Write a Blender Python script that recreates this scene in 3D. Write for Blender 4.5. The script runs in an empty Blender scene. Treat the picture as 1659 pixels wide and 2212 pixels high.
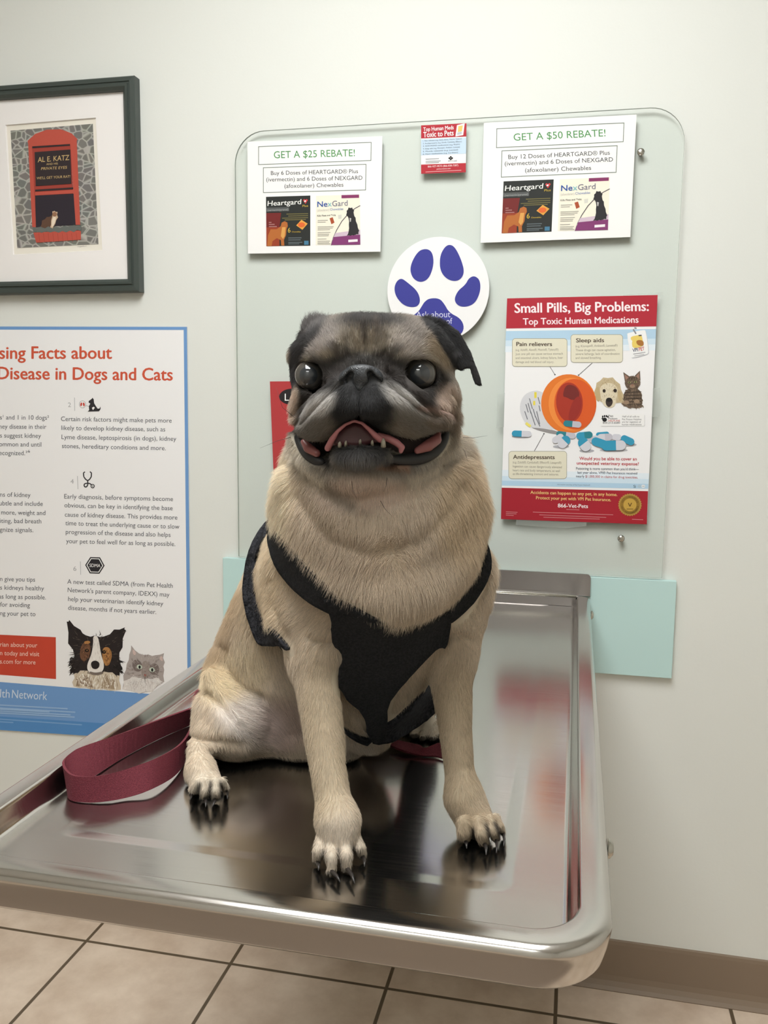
import bpy, bmesh, math, random
import numpy as np
from mathutils import Vector, Matrix
from mathutils.bvhtree import BVHTree

SC = bpy.context.scene
COL = SC.collection
random.seed(7)

# ------------------------------------------------------------------ camera
FPX = 1868.8076                      # focal length in pixels of the 1659 x 2212 frame
YAW, PITCH, ROLL = 0.215723788, 0.122520245, 0.0114711193
CAM = np.array([0.0, -1.72, 1.185])
_f = np.array([-math.sin(YAW)*math.cos(PITCH), math.cos(YAW)*math.cos(PITCH), -math.sin(PITCH)])
_r0 = np.array([math.cos(YAW), math.sin(YAW), 0.0]); _u0 = np.cross(_r0, _f)
_r = _r0*math.cos(ROLL) + _u0*math.sin(ROLL)
_u = -_r0*math.sin(ROLL) + _u0*math.cos(ROLL)
cam_data = bpy.data.cameras.new('camera')
cam_data.sensor_fit = 'VERTICAL'; cam_data.sensor_height = 24.0
cam_data.lens = FPX*24.0/2212.0
cam_data.clip_start = 0.02
cam = bpy.data.objects.new('camera', cam_data); COL.objects.link(cam)
cam.matrix_world = Matrix(((_r[0], _u[0], -_f[0], CAM[0]), (_r[1], _u[1], -_f[1], CAM[1]),
                           (_r[2], _u[2], -_f[2], CAM[2]), (0, 0, 0, 1)))
SC.camera = cam

# ------------------------------------------------------------------ exposure / world
SC.view_settings.view_transform = 'Standard'
SC.view_settings.look = 'None'
SC.view_settings.gamma = 1.0
SC.view_settings.use_curve_mapping = False
SC.view_settings.exposure = 0.14
LAMP = (12.0, (0.985, 1.0, 0.985))     # strength and tint of the overhead troffer over the table
FILL_B = (7.0, (0.985, 1.0, 0.98))    # added fill panel behind the camera, unseen
wd = bpy.data.worlds.new('world'); SC.world = wd; wd.use_nodes = True
wd.node_tree.nodes['Background'].inputs[0].default_value = (0.5, 0.5, 0.5, 1)
wd.node_tree.nodes['Background'].inputs[1].default_value = 0.05
SC.cycles.max_bounces = 8; SC.cycles.diffuse_bounces = 4; SC.cycles.glossy_bounces = 4
SC.cycles.transparent_max_bounces = 12; SC.cycles.transmission_bounces = 4
SC.cycles.caustics_reflective = False; SC.cycles.caustics_refractive = False
SC.cycles.sample_clamp_indirect = 4.0
SC.cycles.use_denoising = True

# ------------------------------------------------------------------ helpers
def lin(r, g, b):
    def c(v):
        v /= 255.0
        return v/12.92 if v <= 0.04045 else ((v+0.055)/1.055)**2.4
    return (c(r), c(g), c(b), 1.0)

def wp(px, py, y=0.0):
    """a point of the frame carried onto the plane at world y (the back wall is y = 0)"""
    d = _f*FPX + _r*(px-829.5) - _u*(py-1106.0)
    t = (y-CAM[1])/d[1]
    return tuple(CAM + d*t)

def zp(px, py, z):
    d = _f*FPX + _r*(px-829.5) - _u*(py-1106.0)
    t = (z-CAM[2])/d[2]
    return tuple(CAM + d*t)

def dp(px, py, D):
    """a point at distance D along the viewing direction"""
    return CAM + _f*D + _r*((px-829.5)*D/FPX) - _u*((py-1106.0)*D/FPX)

MATS = {}
def mat(name, col=(128, 128, 128), rough=0.5, metal=0.0, spec=0.5, linear=None):
    if name in MATS: return MATS[name]
    m = bpy.data.materials.new(name); m.use_nodes = True
    b = m.node_tree.nodes['Principled BSDF']
    b.inputs['Base Color'].default_value = linear or lin(*col)
    b.inputs['Roughness'].default_value = rough
    b.inputs['Metallic'].default_value = metal
    b.inputs['Specular IOR Level'].default_value = spec
    MATS[name] = m
    return m

def nodes(m):
    t = m.node_tree
    return t, t.nodes, t.links, t.nodes['Principled BSDF']

def noise_col(m, scale, c1, c2, lo=0.35, hi=0.65, detail=4, coord='Object', stretch=None, bump=0.0, bscale=None):
    t, n, l, b = nodes(m)
    tc = n.new('ShaderNodeTexCoord'); src = tc.outputs[coord]
    if stretch:
        mp = n.new('ShaderNodeMapping'); mp.inputs['Scale'].default_value = stretch
        l.new(src, mp.inputs['Vector']); src = mp.outputs['Vector']
    nt = n.new('ShaderNodeTexNoise'); nt.inputs['Scale'].default_value = scale; nt.inputs['Detail'].default_value = detail
    l.new(src, nt.inputs['Vector'])
    cr = n.new('ShaderNodeValToRGB'); cr.color_ramp.elements[0].position = lo; cr.color_ramp.elements[1].position = hi
    cr.color_ramp.elements[0].color = c1; cr.color_ramp.elements[1].color = c2
    l.new(nt.outputs['Fac'], cr.inputs['Fac']); l.new(cr.outputs['Color'], b.inputs['Base Color'])
    if bump:
        n2 = n.new('ShaderNodeTexNoise'); n2.inputs['Scale'].default_value = bscale or scale*4
        n2.inputs['Detail'].default_value = 3; l.new(src, n2.inputs['Vector'])
        bp = n.new('ShaderNodeBump'); bp.inputs['Strength'].default_value = bump; bp.inputs['Distance'].default_value = 0.002
        l.new(n2.outputs['Fac'], bp.inputs['Height']); l.new(bp.outputs['Normal'], b.inputs['Normal'])
    return m

ORIGIN = {}
def thing(name, label, cat, loc=(0, 0, 0), group=None):
    o = bpy.data.objects.new(name, None); COL.objects.link(o)
    o.location = loc; o['label'] = label; o['category'] = cat
    o.empty_display_size = 0.02
    if group: o['group'] = group
    ORIGIN[o.name] = Vector(loc)
    return o

def tag(o, label, cat, group=None):
    o['label'] = label; o['category'] = cat
    if group: o['group'] = group
    return o

def obj(name, verts, faces, material, parent=None, loc=None, smooth=False, mats=None, fmat=None, label=None):
    """verts are world points; with a parent they are stored about the parent's origin"""
    me = bpy.data.meshes.new(name)
    org = Vector(loc) if loc is not None else (ORIGIN[parent.name] if parent else Vector((0, 0, 0)))
    v = np.asarray(verts, dtype=np.float64).reshape(-1, 3) - np.array(org)
    me.from_pydata(v.tolist(), [], [list(map(int, f)) for f in faces])
    for mm in (mats or [material]): me.materials.append(mm)
    if fmat is not None: me.polygons.foreach_set('material_index', np.asarray(fmat, dtype=np.int32))
    if smooth: me.polygons.foreach_set('use_smooth', np.ones(len(me.polygons), dtype=bool))
    me.update()
    o = bpy.data.objects.new(name, me); COL.objects.link(o)
    if parent:
        o.parent = parent; ORIGIN[o.name] = org
    else:
        o.location = org; ORIGIN[o.name] = org
    if label: o['label'] = label
    return o

class MB:
    """collects shapes, then links them as one mesh"""
    def __init__(s): s.v = []; s.f = []; s.m = []
    def add(s, v, f, mi=0):
        k = len(s.v); s.v += [tuple(p) for p in v]; s.f += [[i+k for i in q] for q in f]; s.m += [mi]*len(f)
    def box(s, a, b, mi=0):
        (x0, y0, z0), (x1, y1, z1) = a, b
        s.add([(x0, y0, z0), (x1, y0, z0), (x1, y1, z0), (x0, y1, z0), (x0, y0, z1), (x1, y0, z1), (x1, y1, z1), (x0, y1, z1)],
              [(0, 3, 2, 1), (4, 5, 6, 7), (0, 1, 5, 4), (1, 2, 6, 5), (2, 3, 7, 6), (3, 0, 4, 7)], mi)
    def loops(s, L, cap0=False, cap1=False, closed=True, mi=0):
        n = len(L[0]); v = [p for lp in L for p in lp]; f = []
        for i in range(len(L)-1):
            for j in range(n if closed else n-1):
                k = (j+1) % n
                f.append((i*n+j, i*n+k, (i+1)*n+k, (i+1)*n+j))
        if cap0: f.append(list(range(n))[::-1])
        if cap1: f.append([(len(L)-1)*n+j for j in range(n)])
        s.add(v, f, mi)
    def tube(s, pts, rad, n=10, mi=0, caps=True):
        pts = [np.array(p, float) for p in pts]; L = []; up = None
        for i, p in enumerate(pts):
            t = pts[min(i+1, len(pts)-1)]-pts[max(i-1, 0)]; t = t/np.linalg.norm(t)
            if up is None:
                up = np.cross(t, [0, 0, 1.0])
                if np.linalg.norm(up) < 1e-3: up = np.cross(t, [1.0, 0, 0])
            up = up-t*(up@t); up /= np.linalg.norm(up); w = np.cross(t, up)
            r = rad[i] if hasattr(rad, '__len__') else rad
            L.append([p+(up*math.cos(a)+w*math.sin(a))*r for a in [2*math.pi*k/n for k in range(n)]])
        s.loops(L, caps, caps, True, mi)
    def build(s, name, m, parent=None, smooth=False, mats=None, label=None, loc=None):
        return obj(name, s.v, s.f, m, parent, loc, smooth, mats, s.m if mats else None, label)

def bevel(o, w=0.002, seg=2, angle=0.6):
    md = o.modifiers.new('bevel', 'BEVEL'); md.width = w; md.segments = seg; md.limit_method = 'ANGLE'; md.angle_limit = angle
    return o

def struct(o): o['kind'] = 'structure'; return o
# ------------------------------------------------------------------ the room
X0, X1, Y0, Y1, ZC = -2.5, 1.5, -3.4, 0.0, 2.5
paint = mat('wall_paint', linear=(0.74, 0.752, 0.715, 1), rough=0.55, spec=0.3)
t, n, l, b = nodes(paint)
tc = n.new('ShaderNodeTexCoord'); nz = n.new('ShaderNodeTexNoise'); nz.inputs['Scale'].default_value = 160; nz.inputs['Detail'].default_value = 3
bp = n.new('ShaderNodeBump'); bp.inputs['Strength'].default_value = 0.10; bp.inputs['Distance'].default_value = 0.0015
l.new(tc.outputs['Object'], nz.inputs['Vector']); l.new(nz.outputs['Fac'], bp.inputs['Height']); l.new(bp.outputs['Normal'], b.inputs['Normal'])
side_paint = mat('side_wall_paint', linear=(0.66, 0.65, 0.60, 1), rough=0.6, spec=0.3)
ceil_m = mat('ceiling_tile', linear=(0.80, 0.80, 0.77, 1), rough=0.9)
def slab(name, a, b, m):
    q = MB(); q.box(a, b); return struct(q.build(name, m))
slab('wall_back', (X0, 0, 0), (X1, 0.12, ZC), paint)
slab('wall_left', (X0-0.12, Y0, 0), (X0, 0.12, ZC), side_paint)
slab('wall_right', (X1, Y0, 0), (X1+0.12, 0.12, ZC), side_paint)
slab('wall_front', (X0-0.12, Y0-0.12, 0), (X1+0.12, Y0, ZC), side_paint)
slab('ceiling', (X0-0.12, Y0-0.12, ZC), (X1+0.12, 0.12, ZC+0.1), ceil_m)

tile = mat('floor_tile', rough=0.42, spec=0.4)
t, n, l, b = nodes(tile)
tc = n.new('ShaderNodeTexCoord')
n1 = n.new('ShaderNodeTexNoise'); n1.inputs['Scale'].default_value = 9; n1.inputs['Detail'].default_value = 8; n1.inputs['Roughness'].default_value = 0.62
l.new(tc.outputs['Object'], n1.inputs['Vector'])
cr = n.new('ShaderNodeValToRGB'); e = cr.color_ramp.elements
e[0].position = 0.33; e[0].color = (0.56, 0.43, 0.325, 1); e[1].position = 0.66; e[1].color = (0.74, 0.605, 0.485, 1)
l.new(n1.outputs['Fac'], cr.inputs['Fac'])
sx = n.new('ShaderNodeSeparateXYZ'); l.new(tc.outputs['Object'], sx.inputs[0])
def near_line(sock, off):
    a = n.new('ShaderNodeMath'); a.operation = 'ADD'; a.inputs[1].default_value = off+3.4*0+34*0.34+0.17; l.new(sock, a.inputs[0])
    m2 = n.new('ShaderNodeMath'); m2.operation = 'MODULO'; m2.inputs[1].default_value = 0.34; l.new(a.outputs[0], m2.inputs[0])
    s2 = n.new('ShaderNodeMath'); s2.operation = 'SUBTRACT'; s2.inputs[1].default_value = 0.17; l.new(m2.outputs[0], s2.inputs[0])
    ab = n.new('ShaderNodeMath'); ab.operation = 'ABSOLUTE'; l.new(s2.outputs[0], ab.inputs[0])
    return ab.outputs[0]
gx = near_line(sx.outputs[0], -0.0046+0.0); gy = near_line(sx.outputs[1], 0.115)
mn = n.new('ShaderNodeMath'); mn.operation = 'MINIMUM'; l.new(gx, mn.inputs[0]); l.new(gy, mn.inputs[1])
rp = n.new('ShaderNodeMapRange'); rp.inputs[1].default_value = 0.0030; rp.inputs[2].default_value = 0.0042; l.new(mn.outputs[0], rp.inputs[0])
mx = n.new('ShaderNodeMix'); mx.data_type = 'RGBA'; l.new(rp.outputs[0], mx.inputs[0])
mx.inputs[6].default_value = (0.115, 0.082, 0.05, 1); l.new(cr.outputs['Color'], mx.inputs[7]); l.new(mx.outputs[2], b.inputs['Base Color'])
bp = n.new('ShaderNodeBump'); bp.inputs['Strength'].default_value = 0.5; bp.inputs['Distance'].default_value = 0.002
l.new(rp.outputs[0], bp.inputs['Height']); l.new(bp.outputs['Normal'], b.inputs['Normal'])
slab('floor', (X0-0.12, Y0-0.12, -0.06), (X1+0.12, 0.12, 0.0), tile)

vinyl = mat('vinyl_base', linear=(0.235, 0.175, 0.125, 1), rough=0.45, spec=0.4)
prof = [(0.0, 0.0), (0.018, 0.0), (0.0185, 0.002), (0.013, 0.008), (0.008, 0.017), (0.006, 0.028), (0.005, 0.095), (0.004, 0.102), (0.0, 0.104)]
q = MB(); q.loops([[(X0, -d, z) for d, z in prof], [(X1, -d, z) for d, z in prof]], True, True)
struct(q.build('baseboard_back', vinyl))

# unseen brown mat, added so the tray's front skirt mirrors something darker
mat_m = mat('added_mat_brown', linear=(0.24, 0.18, 0.135, 1), rough=0.8)
R_ = []
for cx_, cy_, a0 in ((0.62, -1.36, 0), (-1.12, -1.36, 90), (-1.12, -2.5, 180), (0.62, -2.5, 270)):
    R_ += [(cx_+.06*math.cos(math.radians(a0+k*15)), cy_+.06*math.sin(math.radians(a0+k*15))) for k in range(7)]
q = MB(); q.loops([[(x, y, 0.0005) for x, y in R_], [(x, y, 0.008) for x, y in R_], [(x*.985-.003, y*.985-.029, 0.012) for x, y in R_]], True, True)
tag(q.build('added_mat', mat_m, loc=(-0.25, -1.93, 0)), 'added brown mat, unseen, darkening the reflection in the steel table', 'mat')

# table troffer glints in eyes and steel; the far one is added fill
def troffer(x, y, w, d, S, label):
    o = thing('ceiling_light', label, 'ceiling light', (x, y, ZC))
    q = MB(); e = 0.03; z0 = ZC-0.035
    for a in (((x-w/2-e, y-d/2-e, z0), (x+w/2+e, y-d/2, ZC)), ((x-w/2-e, y+d/2, z0), (x+w/2+e, y+d/2+e, ZC)),
              ((x-w/2-e, y-d/2, z0), (x-w/2, y+d/2, ZC)), ((x+w/2, y-d/2, z0), (x+w/2+e, y+d/2, ZC))): q.box(*a)
    q.build('frame', mat('white_enamel', (235, 235, 230), 0.4), o)
    m = bpy.data.materials.new('light_diffuser'); m.use_nodes = True
    nt = m.node_tree; nt.nodes.clear()
    em = nt.nodes.new('ShaderNodeEmission'); em.inputs[0].default_value = (*S[1], 1); em.inputs[1].default_value = S[0]
    out = nt.nodes.new('ShaderNodeOutputMaterial'); nt.links.new(em.outputs[0], out.inputs[0])
    q = MB(); q.box((x-w/2, y-d/2, ZC-0.022), (x+w/2, y+d/2, ZC-0.012)); q.build('diffuser', m, o)
troffer(-0.28, -1.28, 0.9, 1.2, LAMP, 'white framed ceiling light panel directly above the steel table')
troffer(-0.28, -2.95, 0.9, 0.6, FILL_B, 'added fill light panel on the ceiling at the far side of the room')

# ------------------------------------------------------------------ wall board, splash sheet
teal = mat('teal_laminate', (190, 220, 218), 0.35)
q = MB(); q.box((-0.726, -0.013, 0.666), (0.2, -0.0005, 0.858))
o = bevel(q.build('backing_board', teal, loc=(-0.263, 0, 0.666)), 0.001)
tag(o, 'pale teal laminate board on the wall behind the back of the steel table', 'board')

SHY = -0.013                       # front of the clear sheet
root = thing('splash_guard', 'large clear plastic sheet with rounded top corners screwed to the wall', 'plastic sheet', (-0.26, 0, 0.862))
clear = bpy.data.materials.new('clear_sheet'); clear.use_nodes = True
nt = clear.node_tree; nt.nodes.clear()
tr = nt.nodes.new('ShaderNodeBsdfTransparent'); tr.inputs[0].default_value = (0.972, 0.985, 0.979, 1)
gl = nt.nodes.new('ShaderNodeBsdfGlossy'); gl.inputs['Roughness'].default_value = 0.06
fr = nt.nodes.new('ShaderNodeFresnel'); fr.inputs[0].default_value = 1.10
mxs = nt.nodes.new('ShaderNodeMixShader'); out = nt.nodes.new('ShaderNodeOutputMaterial')
nt.links.new(fr.outputs[0], mxs.inputs[0]); nt.links.new(tr.outputs[0], mxs.inputs[1]); nt.links.new(gl.outputs[0], mxs.inputs[2]); nt.links.new(mxs.outputs[0], out.inputs[0])
edge = mat('sheet_edge', (168, 176, 168), 0.25)
def rrect(x0, x1, z0, z1, rad, n=10):
    P = []
    for cx, cz, r, a0 in ((x1-rad[0], z1-rad[0], rad[0], 0), (x0+rad[1], z1-rad[1], rad[1], 90), (x0+rad[2], z0+rad[2], rad[2], 180), (x1-rad[3], z0+rad[3], rad[3], 270)):
        for k in range(n+1):
            a = math.radians(a0+90*k/n); P.append((cx+r*math.cos(a), cz+r*math.sin(a)))
    return P
R = rrect(-0.690, 0.1725, 0.862, 1.7255, (0.062, 0.062, 0.002, 0.002))
q = MB(); nR = len(R)
q.add([(x, SHY, z) for x, z in R]+[(x, SHY+0.005, z) for x, z in R],
      [list(range(nR))[::-1], list(range(nR, 2*nR))]); 
q.m = [0, 0]
for j in range(nR):
    k = (j+1) % nR; q.f.append([j, k, nR+k, nR+j]); q.m.append(1)
q.build('sheet', None, root, mats=[clear, edge])
chrome = mat('screw_metal', (190, 188, 180), 0.25, 1.0)
for (x, z) in ((0.0975, 1.649), (0.0938, 0.936)):
    q = MB()
    def disc(y, r): return [(x+r*math.cos(a), y, z+r*math.sin(a)) for a in [2*math.pi*k/20 for k in range(20)]]
    q.loops([disc(-0.0012, 0.0035), disc(SHY-0.0005, 0.0035), disc(SHY-0.0005, 0.0068), disc(SHY-0.002, 0.0062), disc(SHY-0.0035, 0.004), disc(SHY-0.0038, 0.0015)], False, True)
    q.build('screw', chrome, root, smooth=True)

# ------------------------------------------------------------------ examination table
TX0, TX1, TYF, TYB = -0.518, 0.040, -1.163, -0.016
ZR, ZF = 0.820, 0.800
steel = mat('brushed_steel', linear=(0.60, 0.575, 0.545, 1), rough=0.2, metal=1.0)
t, n, l, b = nodes(steel)
tc = n.new('ShaderNodeTexCoord'); mp = n.new('ShaderNodeMapping'); mp.inputs['Scale'].default_value = (3, 160, 30)
l.new(tc.outputs['Object'], mp.inputs['Vector'])
nz = n.new('ShaderNodeTexNoise'); nz.inputs['Scale'].default_value = 4; nz.inputs['Detail'].default_value = 5; l.new(mp.outputs[0], nz.inputs['Vector'])
mr = n.new('ShaderNodeMapRange'); mr.inputs[1].default_value = 0.3; mr.inputs[2].default_value = 0.7; mr.inputs[3].default_value = 0.155; mr.inputs[4].default_value = 0.205
l.new(nz.outputs['Fac'], mr.inputs[0]); l.new(mr.outputs[0], b.inputs['Roughness'])
n2 = n.new('ShaderNodeTexNoise'); n2.inputs['Scale'].default_value = 5; n2.inputs['Detail'].default_value = 2; l.new(tc.outputs['Object'], n2.inputs['Vector'])
b1 = n.new('ShaderNodeBump'); b1.inputs['Strength'].default_value = 0.05; b1.inputs['Distance'].default_value = 0.01; l.new(n2.outputs['Fac'], b1.inputs['Height'])
b2 = n.new('ShaderNodeBump'); b2.inputs['Strength'].default_value = 0.004; b2.inputs['Distance'].default_value = 0.002; l.new(nz.outputs['Fac'], b2.inputs['Height'])
l.new(b1.outputs['Normal'], b2.inputs['Normal']); l.new(b2.outputs['Normal'], b.inputs['Normal'])
dark_steel = mat('bracket_steel', linear=(0.36, 0.34, 0.335, 1), rough=0.32, metal=1.0)
table = thing('exam_table', 'stainless steel tray table with raised rim folded out from the wall', 'table', (-0.232, -0.59, 0.787))
def tray_loop(off, z, fx=0.0, n=14):
    x0, x1, y0, y1 = TX0+off, TX1-off, TYF+off+fx, TYB-(off if off < .004 else .004+(off-.004)*.1)
    P = []
    rf, rb = max(0.056-off*0.75, 0.014), max(0.012-off*0.3, 0.004)
    for cx, cy, r, a0 in ((x1-rb, y1-rb, rb, 0), (x0+rb, y1-rb, rb, 90), (x0+rf, y0+rf, rf, 180), (x1-rf, y0+rf, rf, 270)):
        for k in range(n+1):
            a = math.radians(a0+90*k/n); P.append((cx+r*math.cos(a), cy+r*math.sin(a), z))
    return P
q = MB()
prof = [(0.011, 0.786), (0.0075, 0.7853), (0.0055, 0.788), (0.0022, 0.800), (0.0002, 0.811), (0.0005, 0.8155), (0.003, 0.8185), (0.007, 0.820),
        (0.0215, 0.8203), (0.0238, 0.8193), (0.0255, 0.8165), (0.0285, 0.808), (0.0305, 0.8025), (0.033, 0.8004), (0.037, 0.800), (0.074, 0.800), (0.078, 0.7997), (0.088, 0.7990), (0.092, 0.7988)]
L = [tray_loop(o_, z, 0.022 if o_ > 0.07 else 0.0) for o_, z in prof]
q.loops(L[::-1], True, False)
q.f[-1] = q.f[-1]
o = q.build('tray', steel, table, smooth=True)
md = o.modifiers.new('normals', 'WEIGHTED_NORMAL')
q = MB()
R = rrect(TX0, TX1, 0.8205, 0.8635, (0.008, 0.008, 0.001, 0.001), 6); nR = len(R)
q.loops([[(x, -0.0135, z) for x, z in R], [(x, -0.0185, z) for x, z in R]], True, True)
q.box((TX0+0.027, -0.0265, 0.8004), (TX1-0.027, -0.0225, 0.8195))
q.build('back_flange', dark_steel, table)
q = MB()
R = rrect(TX0+0.026, TX1-0.026, 0.8175, 0.8225, (0.002,)*4, 4)
q.loops([[(x, -0.020, z) for x, z in R], [(x, -0.0275, z) for x, z in R]], True, True)
q.build('hinge_strip', chrome, table, smooth=True)
for (y, z) in ((-0.985, 0.806), (-0.115, 0.806)):
    q = MB()
    def ring(x, r): return [(x, y+r*math.cos(a), z+r*math.sin(a)) for a in [2*math.pi*k/16 for k in range(16)]]
    q.loops([ring(TX1+0.001, 0.0085), ring(TX1+0.003, 0.008), ring(TX1+0.0055, 0.005), ring(TX1+0.006, 0.002)], False, True)
    q.build('rivet', chrome, table, smooth=True)
# folding brace below the tray, against the wall
q = MB()
for x in (-0.40, -0.06):
    q.tube([(x, -0.015, 0.69), (x, -0.55, 0.778)], 0.011)
q.box((-0.42, -0.020, 0.675), (-0.04, -0.0135, 0.705))
q.box((-0.42, -0.57, 0.776), (-0.04, -0.53, 0.798))
q.build('brace', dark_steel, table)
# ------------------------------------------------------------------ printed sheets on the wall
def crop(ox, oy, s): return lambda u, v: (ox+u/s, oy+v/s)
INK = {}
def ink(r, g, b, rough=0.6):
    return mat('print_%d_%d_%d' % (r, g, b), (r, g, b), rough, 0, 0.25)
LAYER = 0.00022

class Sheet:
    """a paper thing on the wall; pixel positions in its crop become points on its plane"""
    def __init__(s, name, label, cat, K, y, outline, paper, thick=0.0012, group=None, part='sheet'):
        s.K, s.y = K, y
        P = [wp(*K(*p), y) for p in outline]; c = np.mean(np.array(P), 0)
        s.root = thing(name, label, cat, (c[0], 0.0, min(p[2] for p in P)), group)
        s.parts = {}
        q = MB(); n = len(P)
        B = [(p[0], p[1]+thick, p[2]) for p in P]
        q.loops([B, P], True, True); q.build(part, paper, s.root)
    def pt(s, u, v, layer): return wp(*s.K(u, v), s.y-LAYER*layer)
    def fig(s, name, items, parent=None, label=None):
        """items: (points, material, layer) polygons collected in one mesh called name"""
        q = MB(); ms = []
        for k_, (pts, m, ly) in enumerate(items):
            ly = ly+.03*(k_ % 25)          # no two inks share a plane
            if m not in ms: ms.append(m)
            q.add([s.pt(u, v, ly) for u, v in pts], [list(range(len(pts)))], ms.index(m))
        return q.build(name, None, parent or s.root, mats=ms, label=label)
    def text(s, name, lines, m, layer=2, parent=None, K=None):
        """lines: (string, u0, v0, u1, v1, cap height, weight) along the baseline"""
        q = MB(); K = K or s.K
        for ln in lines:
            st, u0, v0, u1, v1, h = ln[:6]; w = ln[6] if len(ln) > 6 else 0.0
            V, F = glyphs(st, w)
            x0, x1 = V[:, 0].min(), V[:, 0].max()
            d = np.array([u1-u0, v1-v0], float); Lg = np.linalg.norm(d); d /= Lg; up = np.array([d[1], -d[0]])
            sl = ln[7] if len(ln) > 7 else 0.0
            pts = []
            for x, yy, dl in V:
                p = np.array([u0, v0])+d*((x-x0)/(x1-x0)*Lg)+up*(yy/0.727*h)+d*(sl*yy/0.727*h)
                pts.append(wp(*K(p[0], p[1]), s.y-LAYER*(layer+dl)))
            q.add(pts, F)
        return q.build(name, m, parent or s.root)

_G = {}
def glyphs(st, w):
    if (st, w) in _G: return _G[(st, w)]
    cu = bpy.data.curves.new('lettering', 'FONT'); cu.body = st; cu.dimensions = '2D'; cu.fill_mode = 'BOTH'
    cu.resolution_u = 3
    o = bpy.data.objects.new('lettering', cu)
    me = bpy.data.meshes.new_from_object(o)
    V = np.array([(v.co.x, v.co.y, 0.0) for v in me.vertices]); F = [list(p.vertices) for p in me.polygons]
    bpy.data.objects.remove(o); bpy.data.curves.remove(cu); bpy.data.meshes.remove(me)
    if w > .004:                    # heavier weight: the letters struck again a little to each side
        n_ = len(V); V = np.concatenate([V+np.array([d[0]*w*.8, d[1]*w*.8, .08*k]) for k, d in enumerate(((0, 0), (1, 0), (-1, 0), (0, .6), (0, -.6)))]); F = [[i+k*n_ for i in f] for k in range(5) for f in F]
    _G[(st, w)] = (V, F); return V, F

def ell(cx, cy, rx, ry, n=24, rot=0, a0=0, a1=360):
    P = []; c, s_ = math.cos(math.radians(rot)), math.sin(math.radians(rot))
    for k in range(n if a1-a0 >= 360 else n+1):
        a = math.radians(a0+(a1-a0)*k/n); x, y = rx*math.cos(a), ry*math.sin(a)
        P.append((cx+x*c-y*s_, cy+x*s_+y*c))
    return P
def smooth_poly(P, it=2):
    for _ in range(it):
        Q = []
        for i in range(len(P)):
            a, b = P[i], P[(i+1) % len(P)]
            Q += [(a[0]*.75+b[0]*.25, a[1]*.75+b[1]*.25), (a[0]*.25+b[0]*.75, a[1]*.25+b[1]*.75)]
        P = Q
    return P
def outline_box(P, w):
    """four thin bars along a quad"""
    out = []
    for i in range(4):
        a, b = np.array(P[i], float), np.array(P[(i+1) % 4], float); d = (b-a)/np.linalg.norm(b-a); nrm = np.array([-d[1], d[0]])*w/2
        a, b = a-d*w/2, b+d*w/2; out.append([tuple(a+nrm), tuple(b+nrm), tuple(b-nrm), tuple(a-nrm)])
    return out
def bar(u0, v0, u1, v1, w):
    a, b = np.array([u0, v0], float), np.array([u1, v1], float); d = (b-a)/np.linalg.norm(b-a); nrm = np.array([-d[1], d[0]])*w/2
    return [tuple(a+nrm), tuple(b+nrm), tuple(b-nrm), tuple(a-nrm)]
def quad_map(q):
    """unit square (0,0 top left) -> quad TL TR BR BL"""
    TL, TR, BR, BL = [np.array(p, float) for p in q]
    return lambda x, y: tuple((TL*(1-x)+TR*x)*(1-y)+(BL*(1-x)+BR*x)*y)
def tuft(P, amp, seed=1, step=2):
    """roughens an outline so it reads as fur"""
    rg = random.Random(seed); Q = []
    for i in range(len(P)):
        a, b = P[i], P[(i+1) % len(P)]
        for k in range(step):
            t = k/step; j = amp*(1 if (i*step+k) % 2 else -1)*rg.uniform(.4, 1)
            d = (b[0]-a[0], b[1]-a[1]); Ld = math.hypot(*d) or 1
            Q.append((a[0]+d[0]*t-d[1]/Ld*j, a[1]+d[1]*t+d[0]/Ld*j))
    return Q

def fur_strokes(P, cols, n, L, w, ly, seed=1, dirf=None):
    rg = random.Random(seed); A = np.array(P); x0, y0 = A.min(0); x1, y1 = A.max(0); out = []
    while len(out) < n:
        x, y = rg.uniform(x0, x1), rg.uniform(y0, y1); ins = False
        for i in range(len(P)):
            (xa, ya), (xb, yb) = P[i], P[i-1]
            if (ya > y) != (yb > y) and x < (xb-xa)*(y-ya)/(yb-ya)+xa: ins = not ins
        if not ins: continue
        dx, dy = dirf(x, y) if dirf else (0, 1); dx += rg.gauss(0, .3); dy += rg.gauss(0, .3); l_ = math.hypot(dx, dy) or 1; k = L*rg.uniform(.5, 1.2)
        out.append(([(x-dy/l_*w, y+dx/l_*w), (x+dx/l_*k, y+dy/l_*k), (x+dy/l_*w, y-dx/l_*w)], rg.choice(cols), ly))
    return out
white = mat('white_paper', (240, 239, 238), 0.55, 0, 0.25)
gloss_white = mat('coated_paper', (240, 239, 240), 0.35, 0, 0.35)
grey_line, green = ink(120, 130, 120), ink(80, 145, 85)
dark_txt, black = ink(70, 72, 74), ink(30, 30, 32)

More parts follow.
